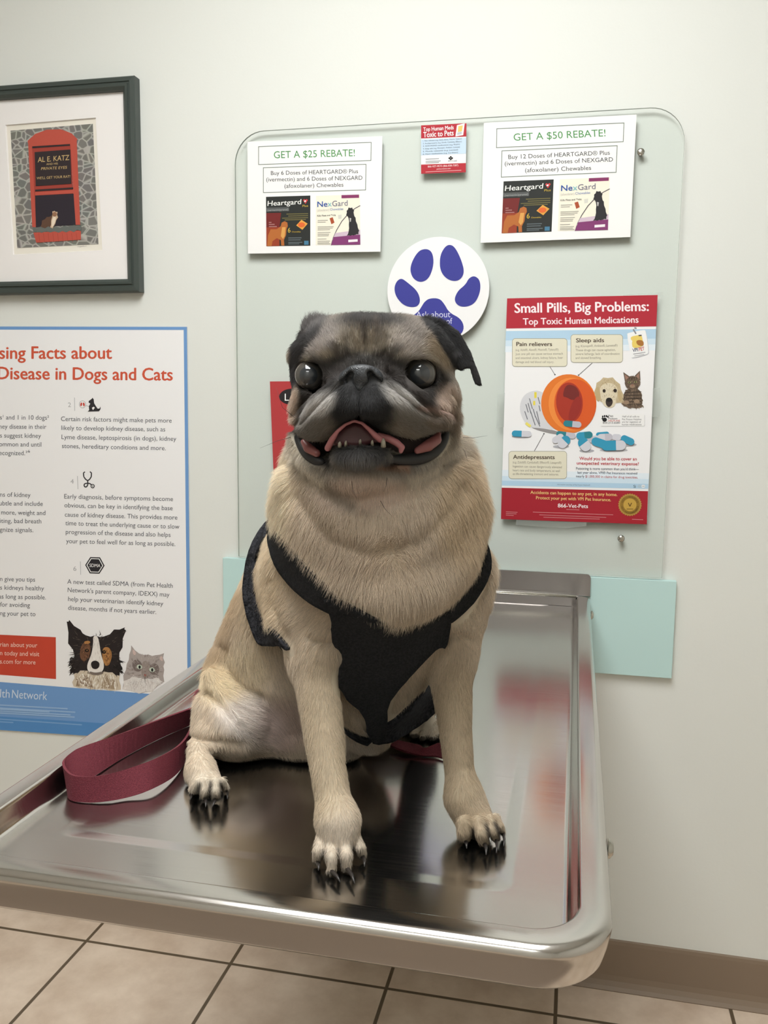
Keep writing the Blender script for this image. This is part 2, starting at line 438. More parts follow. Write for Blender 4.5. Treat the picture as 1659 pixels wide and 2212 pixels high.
# ---- the two rebate sheets
def rebate(K, quad, box1, box2, head, lines, imgA, imgB, label):
    s = Sheet('rebate_flyer', label, 'flyer', K, SHY-0.0016, quad, white)
    s.fig('ruled_box', [(p, grey_line, 1) for p in outline_box(box1, 4)])
    s.fig('ruled_box', [(p, grey_line, 1) for p in outline_box(box2, 4)])
    s.text('heading', head, green, 1)
    s.text('body_text', lines, dark_txt, 1)
    # left product picture
    Q = quad_map(imgA); g = lambda pts: [Q(*p) for p in pts]
    it = [(g([(0, 0), (1, 0), (1, 1), (0, 1)]), ink(42, 44, 42), 1), (g([(0, .33), (.34, .33), (.30, .62), (0, .62)]), ink(112, 38, 36), 2),
          (g([(0, .62), (.30, .62), (.30, 1), (0, 1)]), ink(150, 62, 38), 2), (g([(0, .22), (.52, .22), (.52, .30), (0, .30)]), ink(86, 88, 88), 2)]
    dog = [(.02, 1), (.04, .78), (.10, .66), (.24, .66), (.33, .60), (.35, .53), (.42, .50), (.48, .53), (.49, .60), (.46, .66), (.45, .78), (.40, .88), (.41, .99), (.34, .99), (.33, .88), (.24, .84), (.14, .90), (.12, 1)]
    it += [(g(dog), ink(178, 104, 50), 3), (g([(.36, .62), (.44, .62), (.42, .80), (.38, .86), (.33, .80)]), ink(214, 158, 84), 4)]
    it += [(g([(.68, .59), (.80, .48), (.94, .56), (.82, .68)]), ink(222, 160, 70), 2), (g(ell(.80, .58, .08, .05, 12)), ink(222, 104, 50), 3)]
    it += [(g([(.835, .09), (.86, .065), (.89, .085), (.92, .065), (.945, .09), (.89, .165)]), ink(200, 60, 64), 2), (g([(.86, .10), (.90, .09), (.90, .12), (.87, .13)]), white, 3)]
    it += [(g(bar(x, y, x2, y, .016)), ink(116, 108, 66), 2) for x, x2, y in ((.46, .95, .36), (.50, .95, .40), (.36, .95, .44), (.42, .90, .475))]
    it += [(g(bar(x, y, x2, y, .018)), ink(96, 104, 108), 2) for x, x2, y in ((.50, .80, .84), (.50, .78, .88), (.50, .82, .93), (.50, .75, .96))]
    it += [(g(bar(.06, y, x2, y, .018)), ink(170, 120, 116), 3) for x2, y in ((.12, .52), (.19, .56), (.24, .605))]
    it += [(g([(.86, .90), (.96, .90), (.96, .98), (.86, .98)]), ink(70, 120, 150), 2)]
    p = s.fig('product_picture', it)
    KA = lambda u, v: K(*Q(u, v))
    s.text('product_name', [('Heartgard', .03, .185, .79, .165, .105, .012, .12)], ink(236, 236, 232), 3, p, KA)
    for t_ in (('Plus', .82, .225, .95, .222, .045, .0, .1), ('6', .49, .73, .55, .73, .10, .01), ('Chewables', .58, .73, .78, .73, .028, .0)): s.text('small_print', [t_], ink(206, 176, 66), 3, p, KA)
    s.text('small_print', [('(ivermectin/pyrantel)', .03, .292, .50, .285, .045, .0)], ink(160, 162, 160), 3, p, KA)
    # right product picture
    Q2 = quad_map(imgB); g = lambda pts: [Q2(*p) for p in pts]
    arc = [(.34, 1), (.38, .86), (.46, .70), (.58, .52), (.74, .36), (.88, .27), (1, .215)]
    it = [(g([(0, 0), (1, 0), (1, 1), (0, 1)]), ink(238, 233, 216), 1), (g([(.58, .0), (.98, .0), (.98, .065), (.58, .065)]), ink(132, 52, 98), 2)]
    arc2 = [(x+.012, y+.012) for x, y in arc]
    it += [(g(arc+arc2[::-1]), ink(88, 80, 84), 2), (g([(.44, .76), (1, .70), (1, .90), (.37, .90)]), ink(206, 186, 200), 2), (g([(.345, 1), (.40, .84), (1, .80), (1, 1)]), ink(128, 58, 110), 3)]
    blk = [(.70, .32), (.74, .26), (.82, .26), (.86, .31), (.86, .40), (.89, .46), (.93, .60), (.97, .72), (.96, .79), (.88, .80), (.86, .81), (.78, .81), (.70, .82), (.74, .74), (.75, .60), (.74, .46), (.69, .40)]
    it += [(g(tuft(blk, .008)), ink(44, 42, 44), 4), (g([(.76, .46), (.80, .47), (.79, .54), (.77, .54)]), ink(190, 186, 184), 5)]
    it += [(g([(.31, .46), (.38, .44), (.42, .55), (.35, .58)]), ink(168, 78, 46), 2), (g([(.73, .90), (.94, .89), (.94, .94), (.73, .95)]), ink(236, 228, 232), 4), (g([(.50, .40), (.58, .39), (.58, .47), (.51, .48)]), ink(212, 210, 200), 2)]
    it += [(g(bar(.04, y, x2, y, .014)), ink(168, 164, 154), 2) for x2, y in ((.27, .50), (.22, .535), (.40, .63), (.38, .66), (.32, .69), (.33, .745), (.30, .78), (.29, .81), (.24, .875), (.32, .92), (.30, .95), (.33, .975))]
    p = s.fig('product_picture', it)
    KB = lambda u, v: K(*Q2(u, v))
    s.text('product_name', [('Ne', .03, .225, .26, .222, .115, .02)], ink(50, 86, 158), 3, p, KB)
    s.text('product_name', [('x', .265, .222, .36, .220, .115, .012)], ink(130, 190, 196), 3, p, KB)
    s.text('product_name', [('Gard', .37, .220, .72, .212, .115, .0)], ink(108, 106, 128), 3, p, KB)
    s.text('small_print', [('(afoxolaner)', .03, .315, .30, .308, .05, .0)], ink(196, 192, 186), 3, p, KB)
    s.text('small_print', [('Chewables', .32, .305, .62, .298, .05, .004)], ink(120, 142, 190), 3, p, KB)
    s.text('small_print', [('Kills Fleas and Ticks', .03, .42, .45, .412, .035, .01)], ink(90, 86, 84), 3, p, KB)
    return s
K1 = crop(490, 220, 2.812)
rebate(K1, [(125, 242), (945, 208), (933, 910), (128, 922)], [(193, 272), (877, 246), (875, 356), (193, 381)], [(222, 400), (845, 379), (843, 535), (222, 551)],
       [('GET A $25 REBATE!', 286, 343, 778, 330, 45, .0)],
       [('Buy 6 Doses of HEARTGARD® Plus', 268, 445, 797, 433, 26, .0), ('(ivermectin) and 6 Doses of NEXGARD', 240, 484, 824, 473, 26, .0), ('(afoxolaner) Chewables', 350, 523, 708, 515, 26, .0)],
       [(238, 577), (507, 569), (507, 874), (240, 877)], [(542, 571), (808, 563), (811, 867), (540, 871)],
       'white GET A $25 REBATE flyer above the pug\'s flat ear, clear of any screw')
K2 = crop(1020, 230, 2.596)
rebate(K2, [(66, 92), (922, 45), (887, 732), (47, 765)], [(138, 125), (851, 92), (847, 197), (136, 231)], [(167, 249), (813, 220), (807, 369), (163, 396)],
       [('GET A $50 REBATE!', 233, 192, 748, 167, 42, .0)],
       [('Buy 12 Doses of HEARTGARD® Plus', 203, 295, 772, 270, 25, .0), ('(ivermectin) and 6 Doses of NEXGARD', 183, 332, 790, 308, 25, .0), ('(afoxolaner) Chewables', 297, 369, 667, 355, 25, .0)],
       [(176, 420), (457, 409), (445, 702), (165, 711)], [(492, 409), (772, 397), (761, 692), (480, 699)],
       'white GET A $50 REBATE flyer close beside the upper screw of the clear sheet')

# ---- small toxic-meds card
Q = quad_map([(1180, 143), (1456, 130), (1451, 428), (1180, 437)]); KS = lambda u, v: K1(*Q(u, v))
crimson = ink(178, 42, 54); pale_blue = ink(196, 216, 234)
s = Sheet('toxic_medicine_card', 'small red and white card of toxic human meds between the two rebate flyers', 'card', KS, SHY-0.0014, [(0, 0), (1, 0), (1, 1), (0, 1)], white)
for it_ in (([(0, 0), (1, 0), (1, .27), (0, .27)], crimson, 1), ([(0, .81), (1, .81), (1, 1), (0, 1)], crimson, 1), ([(0, .29), (1, .29), (1, .62), (0, .62)], pale_blue, 1)): s.fig('printed_band', [it_])
s.text('heading', [('Top Human Meds', .05, .125, .72, .11, .085, .02), ('Toxic to Pets', .05, .25, .72, .235, .115, .025)], white, 2)
s.text('body_text', [('1. Pain relievers (e.g. Advil, Aleve, Motrin, Tylenol)', .04, .335, .90, .325, .03), ('2. Antidepressants (e.g. Zoloft, Cymbalta, Effexor)', .04, .39, .90, .38, .03), ('3. ADD/ADHD medications (e.g. Ritalin)', .04, .445, .86, .435, .03),
                     ('4. Sleep aids (e.g. Klonopin, Ambien, Lunesta)', .04, .50, .86, .49, .03), ('5. Muscle relaxants (e.g. Lioresal)', .04, .555, .82, .545, .03), ('6. Heart medications (e.g. Cardizem)', .04, .61, .82, .60, .03),
                     ('800.213.6680', .60, .77, .80, .77, .03)], ink(90, 100, 112), 2)
for t_ in (('866-VET-PETS (866-838-7387)', .15, .875, .83, .868, .04, .01), ('petinsurance.com', .35, .925, .66, .922, .03, .01)): s.text('small_print', [t_], ink(240, 214, 214), 2)
s.fig('picture', [([(.79, .03), (.96, .0), (.93, .24), (.76, .26)], white, 2), ([(.82, .05), (.92, .04), (.90, .16), (.81, .17)], ink(226, 196, 110), 3), ([(.80, .18), (.90, .17), (.895, .22), (.795, .23)], ink(190, 190, 196), 3)]
      + [(ell(.66+dx, .70+dy, .022, .018, 10), black, 2) for dx, dy in ((-.03, 0), (0, -.025), (.03, 0), (0, .02))] + [(bar(.10, y, x2, y, .012), ink(150, 154, 160), 2) for x2, y in ((.40, .70), (.44, .745), (.40, .775))]
      + [(bar(.10, .965, .90, .955, .012), ink(222, 170, 170), 2)])

# ---- red poster: small pills, big problems
K3 = crop(1060, 620, 3.95)
s = Sheet('medicine_poster', 'red and blue Small Pills, Big Problems poster on right half of the clear sheet', 'poster', K3, SHY-0.0016, [(140, 97), (1425, 68), (1332, 2025), (88, 1980)], gloss_white)
sky1, sky2, sky3 = ink(178, 208, 230), ink(206, 225, 239), ink(226, 236, 244)
for it_ in ([([(140, 97), (1425, 68), (1413, 336), (131, 354)], ink(176, 44, 58), 1), ([(94, 1712), (1343, 1742), (1332, 2025), (88, 1980)], ink(164, 36, 48), 1),
    ([(130, 376), (1411, 358), (1408, 440), (127, 456)], sky1, 1), ([(127, 456), (1408, 440), (1406, 490), (125, 505)], sky2, 1), ([(125, 505), (1406, 490), (1404, 540), (123, 556)], sky3, 1),
    ([(98, 1560), (1352, 1590), (1350, 1640), (97, 1612)], sky3, 1), ([(97, 1612), (1350, 1640), (1347, 1680), (95, 1652)], sky2, 1), ([(95, 1652), (1347, 1680), (1344, 1722), (94, 1694)], sky1, 1)]): s.fig('printed_band', [it_])
s.text('heading', [('Small Pills, Big Problems:', 203, 220, 1350, 203, 86, .03)], ink(246, 232, 236), 2)
s.text('subheading', [('Top Toxic Human Medications', 275, 322, 1262, 304, 58, .026)], ink(246, 226, 230), 2)
def rbox(x0, y0, x1, y1, r=24): 
    return [p for cx, cy, a0 in ((x1-r, y0+r, -90), (x1-r, y1-r, 0), (x0+r, y1-r, 90), (x0+r, y0+r, 180)) for p in [(cx+r*math.cos(math.radians(a0+k*15)), cy+r*math.sin(math.radians(a0+k*15))) for k in range(7)]]
cream, tan_l, brown = ink(226, 221, 200), ink(160, 156, 136), ink(86, 74, 62)
def callout(P, head, hl, body):
    p = s.fig('callout_box', [(rbox(P[0]-4, P[1]-4, P[2]+4, P[3]+4, 28), tan_l, 2), (rbox(*P), cream, 3)])
    s.text('heading', [(head, *hl, 36, .026)], brown, 4, p)
    s.text('body_text', body, ink(150, 144, 130), 4, p)
callout((186, 442, 650, 676), 'Pain relievers', (218, 503, 524, 503), [('(e.g. Advil®, Aleve®, Motrin®, Tylenol®)', 212, 546, 578, 542, 20), ('Just one pill can cause serious stomach', 212, 580, 616, 577, 20), ('and intestinal ulcers, kidney failure, liver', 212, 614, 616, 612, 20), ('damage and red blood cell injury.', 212, 648, 540, 648, 20)])
callout((686, 408, 1124, 642), 'Sleep aids', (728, 472, 968, 470), [('(e.g. Klonopin®, Ambien®, Lunesta®)', 724, 514, 1082, 506, 20), ('These drugs can cause agitation,', 724, 548, 1066, 544, 20), ('severe lethargy, lack of coordination', 724, 580, 1100, 578, 20), ('and slowed breathing.', 724, 614, 944, 612, 20)])
callout((156, 1404, 646, 1634), 'Antidepressants', (190, 1466, 546, 1468), [('(e.g. Zoloft®, Cymbalta®, Effexor®, Lexapro®)', 188, 1504, 602, 1508, 20), ('Ingestion can cause dangerously elevated', 188, 1538, 606, 1546, 20), ('heart rate and body temperature, as well', 188, 1572, 590, 1578, 20), ('as life-threatening tremors and seizures.', 188, 1602, 580, 1608, 20)])
s.fig('pointer_line', [(bar(505, 680, 548, 748, 4), dark_txt, 2), (ell(548, 748, 6, 6, 10), dark_txt, 2)])
s.fig('pointer_line', [(bar(866, 648, 750, 752, 4), dark_txt, 2), (ell(750, 752, 6, 6, 10), dark_txt, 2)])
s.fig('pointer_line', [(bar(372, 1400, 454, 1252, 4), dark_txt, 2), (ell(454, 1252, 6, 6, 10), dark_txt, 2)])
# pill bottle
O1, O2, O3, O4 = ink(226, 122, 48), ink(216, 92, 40), ink(168, 56, 40), ink(238, 142, 66)
lab = smooth_poly([(268, 940), (330, 890), (430, 880), (560, 1000), (560, 1230), (440, 1205), (330, 1200), (268, 1120), (244, 1030)])
s.fig('pill_bottle_picture', [(smooth_poly([(330, 1190), (480, 1205), (640, 1255), (560, 1262), (400, 1225)]), ink(150, 146, 146), 1), (lab, ink(214, 214, 218), 2),
    (ell(666, 996, 236, 252, 40, -4), O1, 3), (ell(690, 1000, 196, 226, 36, -4), O4, 4), (ell(720, 1000, 178, 216, 36, -4), O2, 5), (ell(672, 984, 114, 170, 32, -4), O3, 6),
    (smooth_poly([(640, 830), (720, 840), (760, 900), (750, 960), (690, 965), (650, 940), (610, 935)]), ink(116, 44, 40), 7), (smooth_poly([(700, 960), (770, 920), (780, 1030), (720, 1140), (650, 1140)]), ink(150, 48, 40), 7),
    (bar(372, 922, 392, 922, 50), ink(232, 214, 80), 3), (bar(362, 990, 380, 990, 36), ink(232, 214, 80), 3), (bar(300, 1160, 340, 1190, 22), ink(236, 222, 110), 3)]
    + [(bar(x, y, x+w, y+h, 7), ink(110, 112, 120), 3) for x, y, w, h in ((330, 950, 26, 90), (318, 990, 26, 90), (300, 1000, 20, 70), (362, 1040, 20, 70), (392, 1060, 26, 110), (340, 1060, 40, 120), (404, 940, 16, 60), (380, 1100, 40, 90), (290, 1060, 24, 70), (412, 1010, 10, 50))])
tealp, tealp2, wp_, wp2 = ink(56, 150, 184), ink(48, 128, 140), ink(208, 208, 216), ink(190, 188, 198)
def capsule(x0, y0, x1, y1, r, ca, cb, f=.5, ly=8):
    a, b = np.array([x0, y0], float), np.array([x1, y1], float); d = (b-a)/np.linalg.norm(b-a); an = math.degrees(math.atan2(d[1], d[0])); m_ = a+(b-a)*f
    nr = np.array([-d[1], d[0]])*r
    def half(c, sgn): return [(c[0]+r*math.cos(math.radians(an+sgn+t)), c[1]+r*math.sin(math.radians(an+sgn+t))) for t in range(-90, 91, 15)]
    return [(half(a, 180)+[tuple(m_-nr), tuple(m_+nr)], ca, ly), (half(b, 0)+[tuple(m_+nr), tuple(m_-nr)], cb, ly)]
sh = ink(176, 176, 182)
caps = [(ell(cx, cy, rx, 14, 16), sh, 2) for cx, cy, rx in ((260, 1276, 80), (600, 1362, 70), (820, 1398, 64), (1050, 1392, 120), (1180, 1346, 66))]
caps += capsule(206, 1250, 322, 1254, 26, tealp, wp_)+capsule(646, 1164, 748, 1174, 26, tealp2, wp2)+capsule(584, 1254, 700, 1270, 25, tealp2, wp2)+capsule(552, 1306, 596, 1280, 28, wp_, wp_)
caps += capsule(612, 1336, 640, 1308, 40, wp_, tealp, .75, 9)+capsule(760, 1270, 840, 1262, 30, tealp, tealp2)+capsule(810, 1356, 790, 1330, 46, wp_, tealp, .8, 10)+capsule(850, 1300, 900, 1294, 28, wp2, wp_)
caps += capsule(920, 1262, 990, 1256, 22, tealp, tealp)+capsule(940, 1284, 1010, 1280, 30, wp_, wp2, .5, 9)+capsule(896, 1318, 960, 1340, 36, tealp, tealp, .5, 10)+capsule(986, 1354, 1112, 1350, 42, tealp, wp_, .66, 11)+capsule(1060, 1280, 1090, 1282, 26, wp_, wp_, .5, 9)+capsule(1140, 1294, 1196, 1320, 30, tealp, tealp, .5, 10)
for i_ in range(0, len(caps)-5, 2): s.fig('pill_picture', caps[5+i_:7+i_])
for c_ in caps[:5]: s.fig('pill_picture', [c_])
# puppy and cat
s.fig('puppy_picture', fur_strokes([(900, 880), (960, 785), (1040, 780), (1110, 860), (1125, 960), (1060, 980), (930, 980)], [ink(210, 192, 158), ink(176, 156, 120), ink(150, 130, 98)], 150, 18, 2, 3, 32)+fur_strokes([(940, 860), (1070, 860), (1070, 980), (950, 980)], [ink(232, 222, 200), ink(206, 192, 164)], 80, 16, 1.6, 4, 33)+[(tuft([(900, 960), (884, 900), (905, 820), (960, 775), (1040, 772), (1100, 830), (1130, 920), (1140, 990), (1060, 990), (960, 985)], 4), ink(196, 178, 144), 2),
    (smooth_poly([(930, 850), (990, 815), (1050, 825), (1085, 870), (1080, 930), (1060, 1020), (1010, 1034), (960, 1010), (935, 930)]), ink(222, 210, 184), 3), (smooth_poly([(895, 850), (930, 860), (935, 960), (915, 985), (888, 930)]), ink(190, 168, 128), 4), (smooth_poly([(1080, 880), (1110, 890), (1125, 960), (1095, 985)]), ink(190, 168, 128), 4),
    (ell(968, 886, 13, 15, 14), ink(48, 38, 32), 5), (ell(1062, 884, 15, 16, 14), ink(48, 38, 32), 5), (smooth_poly([(980, 960), (1010, 945), (1042, 960), (1040, 1000), (1010, 1030), (982, 1005)]), ink(64, 54, 50), 5), (ell(1010, 962, 26, 18, 14), ink(34, 30, 30), 6)])
kb, kd, kl, km = ink(104, 88, 74), ink(62, 52, 44), ink(152, 128, 106), ink(128, 106, 88)
kbody = [(1150, 880), (1190, 860), (1250, 860), (1284, 900), (1296, 970), (1290, 1005), (1308, 1018), (1270, 1032), (1180, 1034), (1120, 1005), (1114, 975), (1130, 930)]
s.fig('kitten_picture', [(tuft(kbody, 4, 3, 3), kb, 2)]+fur_strokes(kbody, [kd, kb, kl, km], 220, 20, 2.2, 3, 31)
    + [(bar(1140+6*k, 900+26*k, 1286, 894+28*k, 6), kd, 3) for k in range(5)]+[(ell(1156, 985, 26, 18, 16), kl, 4), (ell(1246, 975, 24, 18, 16), kl, 4)]
    + [([(1131, 726), (1192, 768), (1146, 812)], kb, 4), ([(1273, 714), (1278, 800), (1228, 758)], kb, 4), ([(1142, 744), (1178, 772), (1152, 796)], ink(160, 124, 108), 5), ([(1264, 734), (1268, 788), (1240, 762)], ink(160, 124, 108), 5),
       (tuft(ell(1210, 818, 66, 60, 30), 4, 5), kb, 4)]+fur_strokes(ell(1210, 815, 62, 56, 20), [kd, kb, kl, km], 150, 14, 1.8, 5, 34, lambda x, y: ((x-1210)/40, (y-830)/40))
    + [(bar(1180+16*k, 764+abs(k-2)*3, 1186+14*k, 790, 5), kd, 6) for k in range(5)]+[(ell(1182, 814, 12, 8, 14), ink(150, 150, 100), 6), (ell(1236, 810, 12, 8, 14), ink(150, 150, 100), 6), (ell(1182, 814, 4.5, 7, 10), ink(28, 24, 20), 7), (ell(1236, 810, 4.5, 7, 10), ink(28, 24, 20), 7),
       (ell(1209, 846, 24, 16, 18), kl, 6), ([(1201, 834), (1219, 833), (1210, 844)], ink(164, 100, 90), 7)])
# helpline strip
pw = [(ell(972, 1132, 20, 18, 14), black, 3)]+[(ell(956+16*i, 1106-4*(i % 3 > 0), 7, 10, 10), black, 3) for i in range(3)]+[(ell(952, 1122, 6, 8, 8), black, 3), (ell(1000, 1108, 6, 9, 8), black, 3)]
p = s.fig('helpline_strip', [(rbox(940, 1088, 1316, 1190, 10), ink(206, 206, 206), 1), (rbox(936, 1084, 1312, 1186, 10), ink(240, 239, 238), 2)]+pw)
s.text('body_text', [('Pet', 1004, 1108, 1046, 1108, 18, .01), ('Poison', 1004, 1130, 1080, 1130, 18, .01), ('800.213.6680', 956, 1166, 1104, 1166, 17, .01), ('Half of all calls to', 1124, 1112, 1268, 1112, 16), ('Pet Poison Helpline', 1122, 1136, 1286, 1136, 16), ('are for ingestion of', 1120, 1158, 1282, 1158, 16), ('human medications', 1120, 1180, 1286, 1180, 16)], ink(110, 108, 110), 3, p)
s.text('body_text', [('HELPLINE', 1004, 1148, 1104, 1148, 16, .01)], ink(206, 120, 116), 3, p)
s.text('tagline', [('Would you be able to cover an', 756, 1475, 1246, 1480, 28, .022), ('unexpected veterinary expense?', 734, 1514, 1264, 1522, 28, .022)], ink(190, 66, 74), 2)
s.text('body_text', [("Poisoning is more common than you'd think—", 728, 1558, 1264, 1564, 22, .008), ('last year alone, VPI® Pet Insurance received', 740, 1592, 1250, 1600, 22, .008), ('nearly', 728, 1624, 800, 1626, 22, .008)], ink(80, 88, 104), 2)
s.text('body_text', [('$1,000,000 in claims for drug toxicities.', 808, 1626, 1256, 1634, 22, .008)], ink(176, 84, 92), 2)
s.text('small_print', [('Information courtesy of Pet Poison Helpline®', 568, 1690, 848, 1696, 12)], ink(120, 140, 160), 2)
s.text('social_marks', [('Si', 1218, 1712, 1238, 1712, 24, .01)], ink(50, 70, 90), 2)
s.fig('social_marks', [(ell(1268, 1700, 16, 14, 14), ink(176, 200, 216), 2), (rbox(1288, 1688, 1316, 1712, 6), white, 2), (bar(1292, 1700, 1312, 1700, 5), ink(150, 170, 190), 3)])
yel = ink(236, 196, 128)
s.text('tagline', [('Accidents can happen to any pet, in any home.', 338, 1764, 1080, 1784, 28, .022), ('Protect your pet with VPI Pet Insurance.', 386, 1810, 1026, 1828, 28, .022)], yel, 2)
s.text('phone_number', [('866-Vet-Pets', 572, 1880, 830, 1886, 34, .026)], ink(246, 232, 232), 2)
for b_ in [(bar(u0, v0, u1, v1, 5), ink(206, 132, 136), 2) for u0, v0, u1, v1 in ((645, 1898, 756, 1902), (360, 1920, 1044, 1944), (415, 1944, 985, 1966), (450, 1964, 930, 1980), (130, 1918, 228, 1922), (130, 1932, 220, 1936), (130, 1946, 196, 1950), (1206, 1982, 1300, 1986))]: s.fig('small_print', [b_])
star = [(1188+(102 if k % 2 else 94)*math.cos(math.pi*k/30), 1858+(98 if k % 2 else 90)*math.sin(math.pi*k/30)) for k in range(60)]
gold = mat('gold_ink', (176, 138, 62), 0.4)
p = s.fig('gold_seal', [(star, gold, 2), (ell(1188, 1858, 84, 80, 36), ink(150, 116, 48), 3), (ell(1188, 1858, 56, 54, 32), ink(196, 158, 72), 4)])
for txt, a0, a1, rr in (('VET-INVENTED', 200, 340, 62), ('VET-RECOMMENDED', 165, 15, 76)):
    q = MB()
    for i, ch in enumerate(txt):
        a = math.radians(a0+(a1-a0)*i/(len(txt)-1)); V, F = glyphs(ch, .01); up = 1 if a1 > a0 else -1
        d = np.array([-math.sin(a), math.cos(a)])*up; o_ = np.array([math.cos(a), math.sin(a)])*up
        q.add([s.pt(1188+rr*math.cos(a)+d[0]*(x-.3)*17+o_[0]*y_*17, 1858+rr*math.sin(a)+d[1]*(x-.3)*17+o_[1]*y_*17, 5+dl) for x, y_, dl in V], F)
    q.build('seal_lettering', ink(92, 70, 34), p)
s.fig('seal_mark', [(bar(1174, 1842, 1188, 1872, 7), ink(100, 76, 34), 5), (bar(1202, 1842, 1188, 1872, 7), ink(100, 76, 34), 5), (bar(1160, 1894, 1216, 1894, 5), ink(100, 76, 34), 5)], p)
# hanging tag with the insurer's mark
tg = lambda pts: pts
p = s.fig('tag_picture', [(smooth_poly([(1160, 405), (1180, 395), (1310, 368), (1328, 378), (1354, 560), (1340, 578), (1214, 612), (1200, 600)], 1), ink(196, 198, 204), 2), (smooth_poly([(1160, 400), (1180, 390), (1306, 364), (1324, 374), (1348, 556), (1334, 574), (1210, 606), (1196, 594)], 1), ink(240, 240, 240), 3),
    (bar(1216, 360, 1240, 400, 12), ink(140, 140, 146), 4), (bar(1226, 345, 1244, 352, 10), ink(150, 150, 156), 4),
    (smooth_poly([(1196, 425), (1230, 415), (1284, 408), (1296, 440), (1300, 500), (1270, 515), (1212, 522), (1204, 480), (1210, 460), (1194, 446)], 1), ink(232, 206, 110), 4), (smooth_poly([(1240, 460), (1270, 450), (1304, 460), (1306, 500), (1280, 505), (1248, 490)], 1), ink(172, 116, 58), 5), (ell(1214, 434, 18, 12, 14), ink(232, 206, 110), 5), (bar(1262, 414, 1288, 412, 10), ink(70, 66, 60), 5)])
s.text('lettering', [('VPI', 1213, 556, 1258, 548, 32, .016)], ink(56, 62, 92), 5, p)
s.text('lettering', [('PET', 1266, 546, 1314, 538, 32, .016)], ink(206, 84, 60), 5, p)
s.fig('lettering', [(bar(1216, 572, 1320, 556, 5), ink(160, 160, 166), 5), (bar(1226, 588, 1310, 574, 5), ink(180, 180, 186), 5)], p)
tape = bpy.data.materials.new('clear_tape'); tape.use_nodes = True
nt = tape.node_tree; bs = nt.nodes['Principled BSDF']; bs.inputs['Base Color'].default_value = lin(190, 196, 190); bs.inputs['Alpha'].default_value = 0.35; bs.inputs['Roughness'].default_value = 0.3
for P in ([(60, 915), (120, 905), (112, 1195), (50, 1205)], [(1385, 865), (1442, 858), (1436, 1105), (1376, 1112)], [(220, 1975), (820, 1985), (815, 2040), (640, 2060), (215, 2030)], [(1130, 70), (1470, 40), (1466, 78), (1130, 108)]):
    s.fig('tape', [(P, tape, -2 if P[0][1] > 1900 or P[0][1] < 100 else 3)])

# ---- paw sign
navy = ink(62, 64, 148)
K0 = lambda u, v: (u, v)
c = wp(945.5, 626, SHY-0.003); rr = 0.1000


root = thing('paw_sign', 'round white sign printed with a dark blue paw, partly behind the dog', 'sign', (c[0], 0, c[2]-rr))
q = MB()
ringp = lambda y, r: [(c[0]+r*math.cos(a), y, c[2]+r*math.sin(a)) for a in [2*math.pi*k/96 for k in range(96)]]
q.loops([ringp(SHY-0.0005, rr), ringp(SHY-0.0032, rr)], True, True); q.build('disc', gloss_white, root)
class Flat(Sheet):
    def __init__(s, root, K, y): s.root, s.K, s.y = root, K, y
s = Flat(root, K1, SHY-0.0034)
toes = [ell(1185, 994, 66, 102, 36, 10), ell(1367, 978, 70, 110, 36, -6)]
toes = [smooth_poly([(1160, 905), (1215, 890), (1250, 915), (1258, 990), (1228, 1075), (1175, 1100), (1125, 1070), (1110, 1000)], 3),
        smooth_poly([(1320, 885), (1350, 865), (1385, 880), (1425, 960), (1445, 1040), (1410, 1090), (1345, 1085), (1295, 1030), (1293, 940)], 3),
        smooth_poly([(1030, 1090), (1060, 1070), (1095, 1095), (1160, 1150), (1178, 1215), (1150, 1250), (1080, 1242), (1030, 1190), (1015, 1135)], 3),
        smooth_poly([(1470, 1070), (1505, 1055), (1540, 1085), (1540, 1160), (1500, 1235), (1420, 1250), (1378, 1210), (1400, 1150), (1450, 1110)], 3)]
pad = smooth_poly([(1200, 1215), (1230, 1193), (1290, 1193), (1320, 1225), (1350, 1280), (1420, 1315), (1444, 1370), (1420, 1420), (1350, 1420), (1280, 1440), (1200, 1420), (1120, 1420), (1080, 1370), (1100, 1315), (1160, 1280), (1185, 1240)], 2)
for P in toes: s.fig('paw_toe', [(P, navy, 1)])
p = s.fig('paw_pad', [(pad, navy, 1)])
s.text('lettering', [('Ask about', 1150, 1312, 1358, 1308, 40, -.002), ('of', 1333, 1350, 1371, 1348, 38, -.002)], ink(206, 208, 232), 2, p)

# ---- red card half hidden by the dog
Kr = crop(560, 640, 3.072)
s = Sheet('red_notice', 'red notice with a black oval showing from behind the left of the dog', 'notice', K0, SHY-0.0014, [(583, 824), (868, 822), (872, 1050), (592, 1050)], ink(178, 62, 64))
p = s.fig('oval_badge', [(ell(631, 857, 28, 17.5, 30), ink(40, 36, 38), 1)])
s.text('lettering', [('L', 615, 865.5, 624, 865.5, 16, .01)], white, 2, p)

